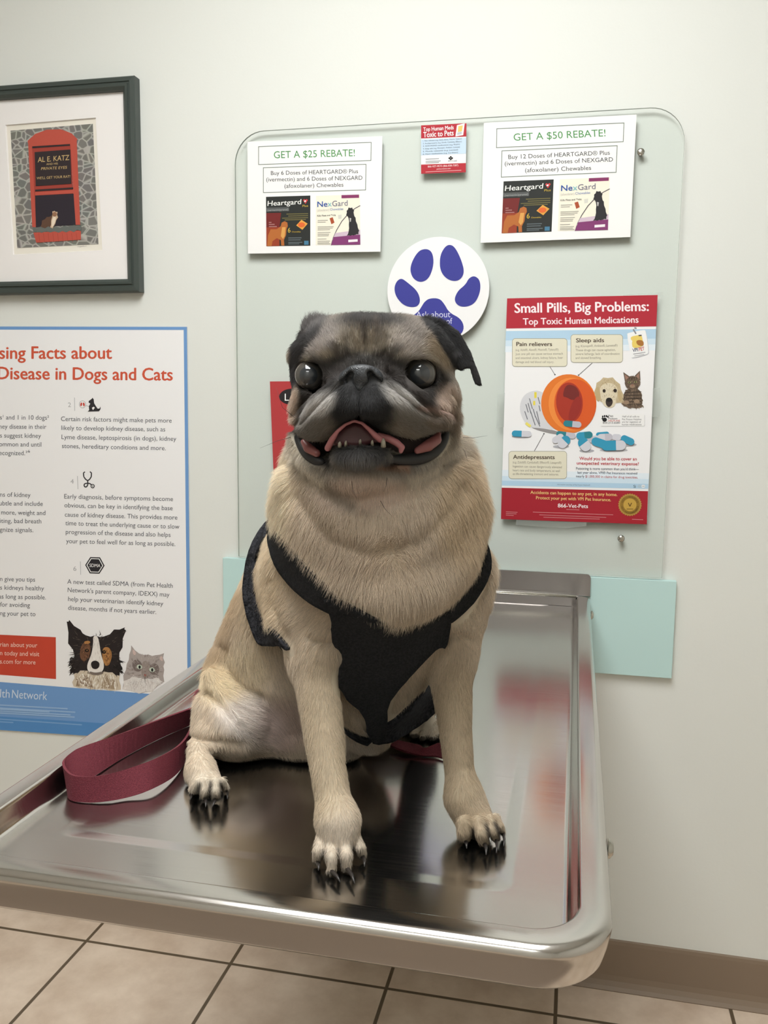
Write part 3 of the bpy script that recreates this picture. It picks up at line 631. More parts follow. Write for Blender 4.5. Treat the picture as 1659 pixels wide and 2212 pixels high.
# ---- blue-bordered kidney poster
K4 = crop(0, 690, 2.43)
blue = ink(112, 154, 206); blue2 = ink(84, 138, 196)
s = Sheet('kidney_poster', 'white poster with blue border and orange heading about disease in dogs and cats', 'poster', K4, -0.0035, [(-560, 36), (981, 39), (1005, 2222), (0, 2155), (-560, 2118)], gloss_white)
s.fig('blue_border', [([(-560, 36), (981, 39), (981, 55), (-560, 53)], blue, 1), ([(964, 55), (981, 39), (1005, 2222), (988, 2222)], blue, 1)])
org = ink(206, 88, 62)
s.text('heading', [('sing Facts about', -5, 206, 588, 206, 68, .026), ('Disease in Dogs and Cats', -12, 313, 907, 320, 68, .026)], org, 1)
tx = ink(88, 90, 96)
L_ = [('s¹ and 1 in 10 dogs²', 0, 525, 257, 527), ('ney disease in their', -4, 573, 243, 575), ('s suggest kidney', 0, 620, 215, 622), ('ommon and until', -4, 666, 217, 668), ('ecognized.³⁴', -4, 712, 157, 713),
      ('ns of kidney', 0, 930, 160, 933), ('ubtle and include', -4, 976, 224, 979), ('more, weight and', 6, 1024, 238, 1027), ('iting, bad breath', 0, 1068, 217, 1071), ('gnize signals.', -2, 1114, 175, 1117),
      ('n give you tips', 0, 1373, 184, 1377), ('s kidneys healthy', 0, 1418, 231, 1423), ('as long as possible.', -6, 1465, 241, 1470), ('for avoiding', 0, 1507, 157, 1511), ('ng your pet to', 0, 1553, 186, 1558)]
R_ = [('Certain risk factors might make pets more', 320, 533, 901, 542), ('likely to develop kidney disease, such as', 322, 580, 867, 588), ('Lyme disease, leptospirosis (in dogs), kidney', 323, 628, 925, 638), ('stones, hereditary conditions and more.', 325, 675, 870, 687),
      ('Early diagnosis, before symptoms become', 337, 940, 908, 954), ('obvious, can be key in identifying the base', 338, 986, 906, 1002), ('cause of kidney disease. This provides more', 340, 1035, 931, 1051), ('time to treat the underlying cause or to slow', 343, 1080, 941, 1099), ('progression of the disease and also helps', 345, 1126, 895, 1142), ('your pet to feel well for as long as possible.', 347, 1174, 920, 1190),
      ('A new test called SDMA (from Pet Health', 353, 1387, 906, 1409), ("Network's parent company, IDEXX) may", 355, 1431, 889, 1456), ('help your veterinarian identify kidney', 357, 1478, 856, 1503), ('disease, months if not years earlier.', 357, 1524, 820, 1547)]
for c_, cuts in ((L_, (0, 5, 10, 15)), (R_, (0, 4, 10, 14))):
    for a_, b_ in zip(cuts, cuts[1:]): s.text('body_text', [(*x, 25, .003) for x in c_[a_:b_]], tx, 1)
lg = ink(170, 170, 172)
for t_ in (('2', 357, 460, 372, 460, 25), ('4', 370, 862, 387, 862, 25), ('6', 385, 1320, 401, 1320, 25)): s.text('section_number', [t_], lg, 1)
for b_ in (bar(391, 410, 392, 480, 2.5), bar(407, 822, 409, 891, 2.5), bar(422, 1270, 424, 1340, 2.5)): s.fig('section_rule', [(b_, lg, 1)])
s.fig('kidney_icon', [(ell(433, 446, 18, 20, 24), lg, 1), (ell(433, 446, 15.5, 17.5, 24), white, 2), (ell(426, 446, 5, 10, 12, 10), ink(196, 70, 60), 3), (ell(440, 446, 5, 10, 12, -10), ink(196, 70, 60), 3), (bar(450, 452, 488, 462, 2.5), lg, 1),
    ([(466, 428), (480, 418), (486, 411), (492, 420), (494, 440), (500, 450), (512, 468), (522, 468), (527, 457), (528, 470), (520, 482), (460, 484), (468, 476), (466, 456), (474, 442), (465, 436)], ink(48, 46, 50), 2), ([(482, 464), (492, 458), (498, 464), (488, 476)], white, 3)])
def strokes(P, w): return [bar(*P[i], *P[i+1], w) for i in range(len(P)-1)]
st = strokes([(446, 800), (438, 806), (440, 826), (450, 840), (460, 846), (470, 840), (479, 826), (480, 806), (472, 799)], 6)+strokes([(460, 846), (461, 866), (456, 878), (446, 880), (441, 872), (444, 862), (460, 860), (474, 862), (480, 870)], 6)
s.fig('stethoscope_icon', [(P, ink(48, 46, 50), 1) for P in st]+[(ell(486, 875, 11, 11, 16), ink(48, 46, 50), 2), (ell(486, 875, 6.5, 6.5, 14), white, 3), (ell(486, 875, 3, 3, 10), ink(48, 46, 50), 4)])
hexa = lambda r: [(498+r*math.cos(math.radians(60*k+2)), 1291+r*.97*math.sin(math.radians(60*k+2))) for k in range(6)]
p = s.fig('hexagon_icon', [(hexa(51), ink(44, 42, 46), 1), (hexa(44), white, 2), (hexa(39), ink(44, 42, 46), 3)])
s.text('lettering', [('SDMA', 469, 1299, 527, 1301, 18, .008)], white, 4, p)
p = s.fig('red_box', [([(-560, 1630), (293, 1668), (294, 1888), (-560, 1822)], ink(196, 70, 50), 1)])
s.text('lettering', [('rian about your', 0, 1717, 195, 1722, 25, .002), ('n today and visit', 0, 1762, 206, 1768, 25, .002), ('s.com for more', 0, 1806, 186, 1811, 25, .002)], ink(240, 206, 190), 2, p)
p = s.fig('blue_footer', [([(-560, 1868), (0, 1903), (990, 1982), (1005, 2222), (0, 2155), (-560, 2118)], blue, 1), ([(-560, 2052), (0, 2084), (1000, 2150), (1005, 2222), (0, 2155), (-560, 2118)], blue2, 2)])
s.text('lettering', [('lth', 0, 1984, 50, 1986, 46, .004), ('Network', 62, 1987, 247, 1998, 46, .004)], ink(206, 220, 236), 3, p)
s.fig('small_print', [(bar(0, v, u1, v+u1*.055, 7), ink(150, 182, 220), 3) for u1, v in ((355, 2024), (395, 2040), (260, 2046), (370, 2056), (392, 2066))]+[(bar(0, 2098, 430, 2128, 6), ink(124, 166, 212), 3), (bar(0, 2112, 70, 2116, 6), ink(124, 166, 212), 3)], p)
# border collie
rad_ = lambda cx, cy: (lambda x, y: ((x-cx)/60, (y-cy)/60))
cb, cw, ct = ink(40, 34, 34), ink(232, 226, 220), ink(172, 122, 72)
s.fig('dog_picture', [(tuft([(352, 1588), (362, 1580), (420, 1632), (450, 1660), (500, 1662), (550, 1668), (600, 1632), (652, 1618), (658, 1632), (640, 1720), (622, 1780), (640, 1830), (625, 1870), (600, 1890), (420, 1880), (372, 1850), (370, 1800), (395, 1770), (362, 1700)], 5, 3), cb, 2),
    (tuft([(388, 1860), (440, 1840), (500, 1860), (570, 1850), (625, 1870), (634, 1948), (480, 1938), (382, 1926)], 6, 4, 3), ink(206, 192, 172), 3), (tuft([(400, 1890), (470, 1880), (490, 1930), (400, 1925)], 4, 5), ink(146, 124, 104), 4), (tuft([(540, 1880), (600, 1890), (600, 1940), (530, 1936)], 4, 6), ink(166, 146, 122), 4),
    (smooth_poly([(488, 1662), (512, 1660), (522, 1700), (530, 1760), (548, 1810), (540, 1850), (500, 1866), (462, 1850), (455, 1815), (480, 1760), (490, 1700)]), cw, 4),
    (smooth_poly([(430, 1700), (460, 1690), (478, 1720), (470, 1770), (440, 1800), (415, 1770)]), ink(110, 76, 56), 4), (smooth_poly([(540, 1720), (575, 1720), (590, 1760), (575, 1815), (550, 1820), (535, 1770)]), ct, 4), (smooth_poly([(440, 1690), (470, 1685), (476, 1700), (445, 1706)]), ct, 5),
    (ell(456, 1738, 11, 9, 14), ink(28, 22, 20), 6), (ell(546, 1746, 11, 9, 14), ink(28, 22, 20), 6), (ell(457, 1737, 4, 3, 8), ink(150, 110, 70), 7), (ell(547, 1745, 4, 3, 8), ink(150, 110, 70), 7),
    (smooth_poly([(476, 1800), (500, 1788), (524, 1802), (520, 1828), (500, 1838), (480, 1828)]), ink(36, 32, 34), 6), (smooth_poly([(470, 1846), (500, 1856), (545, 1846), (540, 1862), (500, 1870), (468, 1858)]), ink(120, 108, 100), 6)]
  + fur_strokes([(360, 1600), (440, 1660), (600, 1650), (650, 1640), (620, 1780), (620, 1850), (540, 1850), (400, 1850), (375, 1790), (395, 1740)], [cb, ink(62, 54, 52), ink(28, 24, 24), ink(84, 72, 66)], 170, 26, 2, 3, 2, rad_(500, 1740))
  + fur_strokes([(366, 1770), (400, 1770), (400, 1860), (376, 1850)], [cb, ink(28, 24, 24)], 40, 26, 3, 3, 12, lambda x, y: (-.8, .6)) + fur_strokes([(600, 1770), (632, 1770), (640, 1850), (606, 1880)], [cb, ink(28, 24, 24)], 40, 26, 3, 3, 13, lambda x, y: (.8, .6))
  + fur_strokes([(400, 1860), (600, 1860), (620, 1930), (395, 1920)], [ink(226, 216, 200), ink(186, 168, 146), ink(150, 130, 110), ink(240, 234, 224)], 150, 28, 2.5, 5, 3)
  + fur_strokes([(488, 1670), (515, 1670), (535, 1780), (540, 1830), (470, 1830), (480, 1760)], [ink(244, 240, 236), ink(206, 198, 192)], 60, 18, 1.6, 5, 4)
  + fur_strokes([(425, 1705), (462, 1700), (470, 1770), (440, 1800)], [ink(90, 60, 44), ink(136, 98, 70), ink(60, 44, 38)], 60, 16, 1.8, 5, 5) + fur_strokes([(545, 1725), (580, 1730), (580, 1800), (550, 1815)], [ink(196, 144, 88), ink(140, 94, 54), ink(90, 62, 44)], 60, 16, 1.8, 5, 6))
cg, cl, cd = ink(172, 162, 158), ink(222, 216, 212), ink(120, 108, 104)
s.fig('cat_picture', [(tuft([(645, 1940), (650, 1870), (668, 1810), (680, 1760), (688, 1712), (730, 1756), (780, 1762), (818, 1764), (858, 1752), (862, 1800), (858, 1840), (860, 1900), (800, 1950), (740, 1962)], 4, 7), cg, 2), (smooth_poly([(694, 1725), (718, 1752), (700, 1772)]), ink(206, 184, 178), 3), (smooth_poly([(852, 1762), (832, 1778), (856, 1800)]), ink(206, 184, 178), 3),
    (tuft([(650, 1900), (700, 1870), (760, 1890), (830, 1880), (850, 1900), (800, 1952), (730, 1962), (645, 1942)], 5, 8), cl, 3), (smooth_poly([(690, 1800), (720, 1780), (750, 1810), (740, 1850), (705, 1846)]), cd, 4), (smooth_poly([(780, 1820), (815, 1800), (840, 1830), (825, 1870), (785, 1860)]), cd, 4), (smooth_poly([(745, 1790), (790, 1795), (785, 1870), (760, 1885), (740, 1865)]), ink(150, 138, 132), 5),
    (ell(732, 1824, 15, 12, 16, 15), ink(196, 206, 190), 6), (ell(798, 1839, 15, 12, 16, 15), ink(196, 206, 190), 6), (ell(733, 1825, 6, 9, 12), ink(30, 30, 30), 7), (ell(799, 1840, 6, 9, 12), ink(30, 30, 30), 7), (smooth_poly([(752, 1860), (772, 1864), (761, 1878)]), ink(150, 100, 92), 7), (bar(761, 1876, 760, 1890, 2.5), ink(90, 76, 72), 7)]
  + fur_strokes([(690, 1760), (730, 1765), (820, 1770), (850, 1800), (850, 1880), (700, 1880), (665, 1850)], [cg, cd, ink(190, 182, 178), ink(142, 130, 126)], 150, 16, 1.5, 5, 21, rad_(760, 1850)) + fur_strokes([(660, 1890), (840, 1890), (800, 1945), (655, 1935)], [ink(238, 234, 230), ink(202, 194, 190)], 110, 24, 2, 5, 22)
    + [(bar(770, 1885, 860+8*k, 1905+16*k, 1.6), ink(236, 234, 232), 7) for k in range(3)]+[(bar(745, 1882, 670-6*k, 1890+18*k, 1.6), ink(236, 234, 232), 7) for k in range(3)])

# ---- framed picture
FY = -0.026
root = thing('framed_picture', 'dark green-grey framed print of a cat sitting in a red window', 'picture', (wp(100, 400)[0], 0, wp(150, 632)[2]))
A = [wp(-84, 197, FY), wp(281, 162, FY), wp(306, 629, FY), wp(-66, 644, FY)]      # TL TR BR BL, outer front edge
A = [np.array(a) for a in A]
xl = (A[0][0]+A[3][0])/2; xr = (A[1][0]+A[2][0])/2; zt = A[1][2]; zb = A[2][2]
def fr(off, y): return [(xl+off, y, zt-off), (xr-off, y, zt-off), (xr-off, y, zb+off), (xl+off, y, zb+off)]
fm = mat('frame_wood', (62, 70, 66), 0.42)
q = MB(); q.loops([fr(0.0, -0.001), fr(0.0, -0.022), fr(0.002, -0.0245), fr(0.010, -0.0255), fr(0.0115, -0.0235), fr(0.014, -0.0235), fr(0.0155, -0.0265), fr(0.020, -0.0265), fr(0.026, -0.022), fr(0.027, -0.012), fr(0.027, -0.001)])
q.build('frame', fm, root)
s = Flat(root, K := crop(0, 140, 3.95), -0.012)
mats_ = mat('mat_board', (238, 234, 232), 0.7)
q = MB(); o_ = fr(0.0255, -0.0135)
inn = [s.pt(48, 515, 0), s.pt(820, 452, 0), s.pt(876, 1586, 0), s.pt(115, 1622, 0)]
inn = [(p[0], -0.0135, p[2]) for p in inn]; inb = [(p[0]+(0.0012 if i in (0, 3) else -0.0012), -0.0105, p[2]+(-0.0012 if i < 2 else 0.0012)) for i, p in enumerate(inn)]
q.loops([o_, inn, inb]); q.build('mat_board', mats_, root)
q = MB(); q.add([(xl+.02, -0.0103, zt-.02), (xr-.02, -0.0103, zt-.02), (xr-.02, -0.0103, zb+.02), (xl+.02, -0.0103, zb+.02)], [(0, 1, 2, 3)])
q.build('print_paper', mat('ivory_paper', (232, 226, 214), 0.7), root)
stone = mat('stone_wall_print', (110, 112, 98), 0.6)
t, n, l, b = nodes(stone); tc = n.new('ShaderNodeTexCoord'); mp = n.new('ShaderNodeMapping'); mp.inputs['Scale'].default_value = (52, 1, 74); l.new(tc.outputs['Object'], mp.inputs[0])
vo = n.new('ShaderNodeTexVoronoi'); vo.feature = 'DISTANCE_TO_EDGE'; vo.inputs['Scale'].default_value = 1.0; l.new(mp.outputs[0], vo.inputs['Vector'])
v2 = n.new('ShaderNodeTexVoronoi'); v2.inputs['Scale'].default_value = 1.0; l.new(mp.outputs[0], v2.inputs['Vector'])
cr = n.new('ShaderNodeValToRGB'); cr.color_ramp.elements[0].position = 0.02; cr.color_ramp.elements[0].color = lin(170, 164, 142); cr.color_ramp.elements[1].position = 0.12; cr.color_ramp.elements[1].color = lin(114, 108, 95); l.new(vo.outputs['Distance'], cr.inputs[0])
mx = n.new('ShaderNodeMix'); mx.data_type = 'RGBA'; mx.blend_type = 'MULTIPLY'; mx.inputs[0].default_value = 0.25; l.new(cr.outputs[0], mx.inputs[6]); l.new(v2.outputs['Color'], mx.inputs[7])
hs = n.new('ShaderNodeHueSaturation'); hs.inputs['Saturation'].default_value = 0.35; hs.inputs['Value'].default_value = 1.15; l.new(mx.outputs[2], hs.inputs['Color']); l.new(hs.outputs[0], b.inputs['Base Color'])
s.y = -0.0106
rw, rw2, dk, bl = ink(186, 84, 70), ink(158, 66, 56), ink(52, 44, 46), ink(48, 42, 50)
s.fig('picture', [([(90, 562), (792, 503), (840, 1530), (147, 1563)], stone, 1)])
s.fig('picture', [([(235, 650), (300, 590), (400, 553), (520, 550), (610, 585), (662, 635), (655, 650), (240, 672)], rw, 2), ([(598, 662), (655, 648), (684, 1365), (646, 1366)], rw, 6), ([(240, 672), (655, 648), (655, 672), (272, 696)], rw, 6), ([(240, 668), (272, 666), (308, 1385), (275, 1385)], rw, 3),
    ([(270, 690), (600, 668), (640, 1360), (304, 1380)], rw2, 2), ([(275, 690), (596, 670), (597, 690), (276, 712)], dk, 4), ([(295, 745), (600, 722), (610, 1015), (305, 1035)], dk, 5),
    ([(300, 1065), (630, 1045), (632, 1060), (300, 1080)], dk, 5), ([(298, 1085), (635, 1065), (636, 1096), (300, 1115)], rw, 5), ([(300, 1115), (640, 1100), (650, 1365), (306, 1385)], bl, 5),
    (tuft([(280, 1390), (480, 1385), (690, 1370), (695, 1415), (500, 1425), (285, 1430)], 10, 5, 6), ink(104, 108, 104), 7), ([(285, 1432), (690, 1412), (690, 1492), (310, 1518)], rw, 6)]
    + [(bar(290+40*k, 1436, 300+40*k, 1512, 3), rw2, 7) for k in range(1, 10)])
s.fig('cat_picture', [(tuft([(345, 1390), (360, 1330), (400, 1300), (440, 1290), (455, 1250), (490, 1262), (490, 1310), (470, 1360), (440, 1420), (400, 1400)], 4, 9), ink(96, 70, 56), 6), (tuft([(448, 1252), (462, 1248), (488, 1256), (492, 1300), (470, 1350), (445, 1415), (428, 1400), (440, 1330)], 4, 10), ink(206, 180, 152), 7), (ell(466, 1275, 20, 20, 14), ink(150, 110, 84), 8), (smooth_poly([(446, 1300), (480, 1295), (470, 1350), (440, 1400)]), ink(232, 216, 196), 8)])
hand = ink(206, 176, 122)
s.text('sign_lettering', [('AL E. KATZ', 322, 832, 590, 812, 46, .006, .1), ('AND HIS', 396, 856, 494, 850, 17, .004), ('PRIVATE EYES', 350, 898, 570, 886, 24, .004, .2), ("WE'LL GET YOUR RAT!", 312, 978, 598, 962, 22, .004, .1)], hand, 6)
s.fig('signature', [(bar(660, 1552, 740, 1546, 2.5), ink(170, 168, 164), 1), (bar(680, 1556, 715, 1544, 2.5), ink(170, 168, 164), 1)])
# ------------------------------------------------------------------ the pug: one field, one skin
HV = 0.0017                                       # voxel size
def C3(px, py, D): return np.array([(px-829.5)*D/FPX, -(py-1106.0)*D/FPX, D])
def new_field(lo, hi, h):
    global LO, HI, NS, AX, FLD, HV
    LO, HI, HV = np.array(lo, float), np.array(hi, float), h
    NS = np.ceil((HI-LO)/HV).astype(int)
    AX = [(LO[i]+HV*np.arange(NS[i])).astype(np.float32) for i in range(3)]
    FLD = np.full(NS, 0.06, np.float32)
new_field([-0.285, -0.375, 0.585], [0.135, 0.200, 1.175], HV)
def tz(px, py, z):
    """distance along the view at which the picture point lies at height z"""
    d = _f+_r*((px-829.5)/FPX)-_u*((py-1106.0)/FPX); return (z-CAM[2])/d[2]
def win(lo, hi):
    a = np.maximum(((lo-LO)/HV).astype(int), 0); b = np.minimum(((hi-LO)/HV).astype(int)+2, NS)
    return tuple(slice(a[i], b[i]) for i in range(3))
def coords(w): return AX[0][w[0]][:, None, None], AX[1][w[1]][None, :, None], AX[2][w[2]][None, None, :]
def blend(w, d, k, carve=False):
    a = FLD[w]
    if carve:
        d = -d; h = np.maximum(k-np.abs(a-d), 0)/max(k, 1e-6); FLD[w] = np.maximum(a, d)+h*h*k*0.25
    else:
        h = np.maximum(k-np.abs(a-d), 0)/max(k, 1e-6); FLD[w] = np.minimum(a, d)-h*h*k*0.25
def cap(pts, k=0.012, carve=False, zs=1.0):
    """chain of (px, py, D, radius px): tapering limbs; zs stretches along the view axis"""
    Q3 = [(C3(*p[:3]), p[3]*p[2]/FPX) for p in pts]; m = max(r for _, r in Q3)+k+0.012
    w = win(np.min([c for c, _ in Q3], 0)-[m, m, m*zs], np.max([c for c, _ in Q3], 0)+[m, m, m*zs]); X, Y, Z = coords(w); best = None
    for (a, r0), (b, r1) in zip(Q3[:-1], Q3[1:]):
        ab = b-a; L2 = float(ab@ab)+1e-12; px_, py_, pz_ = X-a[0], Y-a[1], Z-a[2]
        t = np.clip((px_*ab[0]+py_*ab[1]+pz_*ab[2])/L2, 0, 1)
        d = (np.sqrt((px_-t*ab[0])**2+(py_-t*ab[1])**2+((pz_-t*ab[2])/zs)**2)-(r0+(r1-r0)*t)).astype(np.float32)
        best = d if best is None else np.minimum(best, d)
    blend(w, best, k, carve)
def ball(px, py, D, r, k=0.012, carve=False): ell3(px, py, D, r, r, r*D/FPX, 0, k, carve)
def ell3(px, py, D, rx, ry, rz, rot=0, k=0.012, carve=False, tilt=0.0):
    """ellipsoid: rx, ry in px at D, rz in metres along the view, rot in degrees in the picture plane, tilt leans it in depth"""
    c = C3(px, py, D); s_ = D/FPX; R = np.array([rx*s_, ry*s_, rz]); m = R.max()+k+0.012
    w = win(c-m, c+m); X, Y, Z = coords(w); x, y, z = X-c[0], Y-c[1], Z-c[2]
    a = math.radians(-rot); ca, sa = math.cos(a), math.sin(a); u, v = x*ca+y*sa, -x*sa+y*ca
    if tilt:
        ct, st_ = math.cos(tilt), math.sin(tilt); v, z = v*ct+z*st_, -v*st_+z*ct
    k0 = np.sqrt((u/R[0])**2+(v/R[1])**2+(z/R[2])**2)+1e-9
    k1 = np.sqrt((u/R[0]**2)**2+(v/R[1]**2)**2+(z/R[2]**2)**2)+1e-9
    blend(w, (k0*(k0-1)/k1).astype(np.float32), k, carve)
def poly2(px, py, P):
    """signed distance (px) to polygon P"""
    P = np.asarray(P, float); d = np.full(np.broadcast(px, py).shape, 1e9); s_ = np.ones_like(d)
    for i in range(len(P)):
        a, b = P[i], P[i-1]; e = b-a; wx, wy = px-a[0], py-a[1]
        t = np.clip((wx*e[0]+wy*e[1])/(e@e+1e-12), 0, 1); d = np.minimum(d, (wx-e[0]*t)**2+(wy-e[1]*t)**2)
        c1 = py >= a[1]; c2 = py < b[1]; c3 = e[0]*wy > e[1]*wx
        s_ = np.where((c1 & c2 & c3) | (~c1 & ~c2 & ~c3), -s_, s_)
    return s_*np.sqrt(d)
def slabp(P, depth, th, k=0.004, carve=False, rnd=0.0):
    """a polygon of the picture given depth: depth(px, py) is the middle distance, th half the thickness in metres"""
    P = np.asarray(P, float); x0, y0 = P.min(0)-12; x1, y1 = P.max(0)+12
    ds = [depth(x, y) for x in (x0, x1) for y in (y0, y1)]; dl, dh = min(ds)-th-0.02, max(ds)+th+0.02
    cs = np.array([C3(x, y, D) for x in (x0, x1) for y in (y0, y1) for D in (dl, dh)])
    w = win(cs.min(0)-k, cs.max(0)+k); X, Y, Z = coords(w)
    px_ = X/Z*FPX+829.5; py_ = 1106.0-Y/Z*FPX
    d2 = poly2(px_, py_, P)*Z/FPX+rnd; dz = np.abs(Z-depth(px_, py_))-th+rnd
    d = np.minimum(np.maximum(d2, dz), 0)+np.sqrt(np.maximum(d2, 0)**2+np.maximum(dz, 0)**2)-rnd
    blend(w, d.astype(np.float32), k, carve)

# --- trunk, from the rump forward
cap([(588, 1478, 1.03, 148), (735, 1270, .955, 202)], .02)
ell3(575, 1545, 1.01, 120, 95, .085, 0, .02)
ell3(805, 1235, .885, 236, 250, .120, 0, .02)                     # chest barrel
cap([(822, 900, .83, 166), (816, 1085, .85, 202)], .02)          # neck and ruff
ell3(818, 1095, .805, 208, 140, .080, 0, .02)
cap([(815, 1180, .80, 190), (800, 1330, .83, 150), (800, 1470, .875, 112), (798, 1560, .905, 62)], .03)   # breastbone
cap([(690, 1490, .96, 125), (680, 1575, .955, 72)], .03)           # belly
cap([(770, 1560, .94, 60), (745, 1610, .95, 40)], .03)
# neck rolls
cap([(648, 1000, .81, 30), (644, 1090, .795, 42), (672, 1180, .775, 50), (730, 1255, .752, 50), (815, 1290, .742, 50), (900, 1265, .748, 50), (966, 1200, .775, 54), (998, 1100, .80, 47), (984, 1000, .82, 28)], .03)
cap([(655, 1040, .765, 40), (725, 1115, .745, 50), (815, 1135, .738, 52), (905, 1115, .745, 50), (970, 1040, .768, 40)], .03)
# shoulders and upper arms
cap([(640, 1245, .83, 72), (662, 1330, .815, 84), (683, 1415, .80, 62)], .022)
cap([(1000, 1240, .84, 68), (990, 1330, .838, 63), (978, 1420, .83, 52)], .022)
cap([(700, 1395, .79, 44), (728, 1415, .80, 26)], .015)            # elbow fold
cap([(985, 1345, .815, 38), (960, 1395, .82, 30)], .015)
# left foreleg
cap([(684, 1415, .798, 57), (690, 1500, .783, 49), (698, 1570, .772, 44), (708, 1660, .757, 40), (720, 1730, .747, 41), (729, 1775, .737, 44)], .012)
cap([(730, 1775, .735, 47), (732, 1803, .732, 43)], .012)
# right foreleg
cap([(976, 1410, .828, 50), (976, 1480, .818, 46), (984, 1580, .806, 37), (992, 1660, .798, 34), (1003, 1725, .790, 40)], .012)
cap([(1003, 1725, .789, 40), (1022, 1766, .784, 44), (1030, 1778, .780, 40)], .012)
# hind quarter on the near side: thigh, crest, shank, foot
ell3(515, 1545, .975, 92, 98, .075, -25, .02)
cap([(458, 1460, .945, 22), (488, 1500, .932, 27), (540, 1560, .925, 30)], .008)
cap([(446, 1530, .94, 26), (436, 1600, .922, 28), (520, 1606, .930, 30)], .010)
cap([(452, 1595, .915, 34), (428, 1625, .90, 26), (434, 1672, .885, 33)], .010)
cap([(434, 1668, .884, 35), (448, 1702, .868, 37)], .008)
cap([(610, 1560, .96, 60), (640, 1620, .955, 34)], .02)
# far hind leg, seen under the chest
cap([(620, 1490, 1.03, 80), (880, 1495, 1.06, 66)], .02)
cap([(885, 1500, 1.06, 66), (900, 1555, 1.04, 40), (922, 1572, 1.025, 30)], .015)
# toes: each paw has four
def paw(toes, k=.0035):
    for ch in toes: cap(ch, k)
def toe(a, b, r0, r1):
    m = ((a[0]*.4+b[0]*.6), (a[1]*.45+b[1]*.55))
    q = lambda p, r, h: (p[0], p[1], tz(p[0], p[1], ZF+h), r)
    hb = r1*.73/FPX
    return [q(a, r0, .022), q(m, r0*.96, .016), q(b, r1, hb*.9)]
PAWS = [  # toes of each paw: start, tip, radii; then the dark gaps
    ([((695, 1812), (684, 1860), 17, 12), ((716, 1815), (715, 1880), 18, 15), ((744, 1816), (749, 1874), 18, 15), ((765, 1806), (784, 1848), 16, 12)], [((700, 1838), (699, 1862)), ((731, 1836), (733, 1872)), ((762, 1828), (768, 1856))]),
    ([((1004, 1778), (1002, 1808), 21, 17), ((1034, 1776), (1045, 1818), 19, 16), ((1056, 1770), (1071, 1812), 16, 13), ((1070, 1764), (1086, 1800), 12, 10)], [((1020, 1788), (1023, 1820)), ((1049, 1782), (1060, 1818)), ((1068, 1778), (1081, 1806))]),
    ([((432, 1690), (416, 1708), 15, 11), ((444, 1690), (440, 1720), 15, 12), ((464, 1690), (466, 1722), 15, 12), ((479, 1686), (488, 1704), 11, 9)], [((431, 1694), (427, 1714)), ((455, 1690), (453, 1720)), ((476, 1690), (480, 1714))])]
for toes_, gaps in PAWS:
    for a, b, r0, r1 in toes_: cap(toe(a, b, r0, r1), .003)
    for a, b in gaps:
        cap([(a[0], a[1], tz(*a, ZF+.024)-.004, 2.5), (b[0], b[1], tz(*b, ZF+.013)-.006, 4.2), (b[0], b[1]+12, tz(b[0], b[1]+12, ZF+.005)-.003, 4.5)], .0015, True)
for ch in ([(905, 1578, 1.02, 14), (893, 1592, 1.008, 11)], [(918, 1580, 1.015, 14), (912, 1596, 1.002, 11)], [(935, 1580, 1.015, 14), (934, 1596, 1.002, 11)], [(950, 1576, 1.02, 13), (955, 1590, 1.008, 10)]): cap(ch, .0035)
# --- head
ell3(802, 797, .765, 164, 100, .080, 0, .02)
ell3(740, 776, .765, 90, 74, .070, 0, .02); ell3(883, 772, .765, 92, 74, .070, 0, .02)
ball(676, 712, .752, 19, .012)
ell3(813, 880, .765, 174, 130, .080, 0, .02)
cap([(648, 770, .735, 28), (690, 752, .715, 31), (742, 762, .702, 28)], .010)    # brows
cap([(850, 765, .702, 28), (905, 745, .712, 31), (955, 768, .735, 28)], .010)
ell3(795, 735, .715, 60, 44, .030, 0, .015)
cap([(668, 850, .725, 38), (650, 900, .74, 26)], .012)                          # cheeks
cap([(956, 850, .735, 38), (972, 905, .755, 26)], .012)
ell3(790, 865, .715, 105, 60, .045, 0, .015)                                    # muzzle
cap([(760, 845, .686, 38), (712, 878, .690, 46), (672, 925, .708, 34)], .012)   # flews
cap([(812, 845, .686, 38), (870, 868, .690, 47), (938, 902, .715, 36)], .012)
cap([(738, 868, .682, 30), (770, 880, .674, 30), (800, 880, .674, 30), (835, 868, .682, 30)], .012)
cap([(636, 905, .728, 11), (668, 868, .716, 13), (706, 834, .706, 14), (742, 806, .692, 15), (786, 786, .685, 18), (832, 805, .692, 15), (872, 842, .704, 14), (918, 880, .715, 14), (962, 905, .732, 12)], .006)   # nose roll
# lower jaw
cap([(637, 948, .752, 18), (668, 1000, .735, 26), (720, 1025, .722, 34), (778, 1030, .712, 40), (850, 1025, .722, 34), (918, 1000, .738, 27), (968, 945, .762, 18)], .014)
cap([(735, 985, .700, 22), (778, 985, .690, 30), (825, 985, .700, 22)], .012)
# mouth
slabp([(650, 948), (676, 956), (700, 956), (722, 944), (742, 924), (766, 906), (794, 912), (826, 932), (860, 941), (895, 949), (930, 940), (955, 930), (958, 945), (942, 975), (906, 986), (866, 980), (820, 962), (767, 957), (723, 965), (700, 986), (680, 984), (660, 968)],
      lambda x, y: .690+0*x, .034, .006, True, .002)
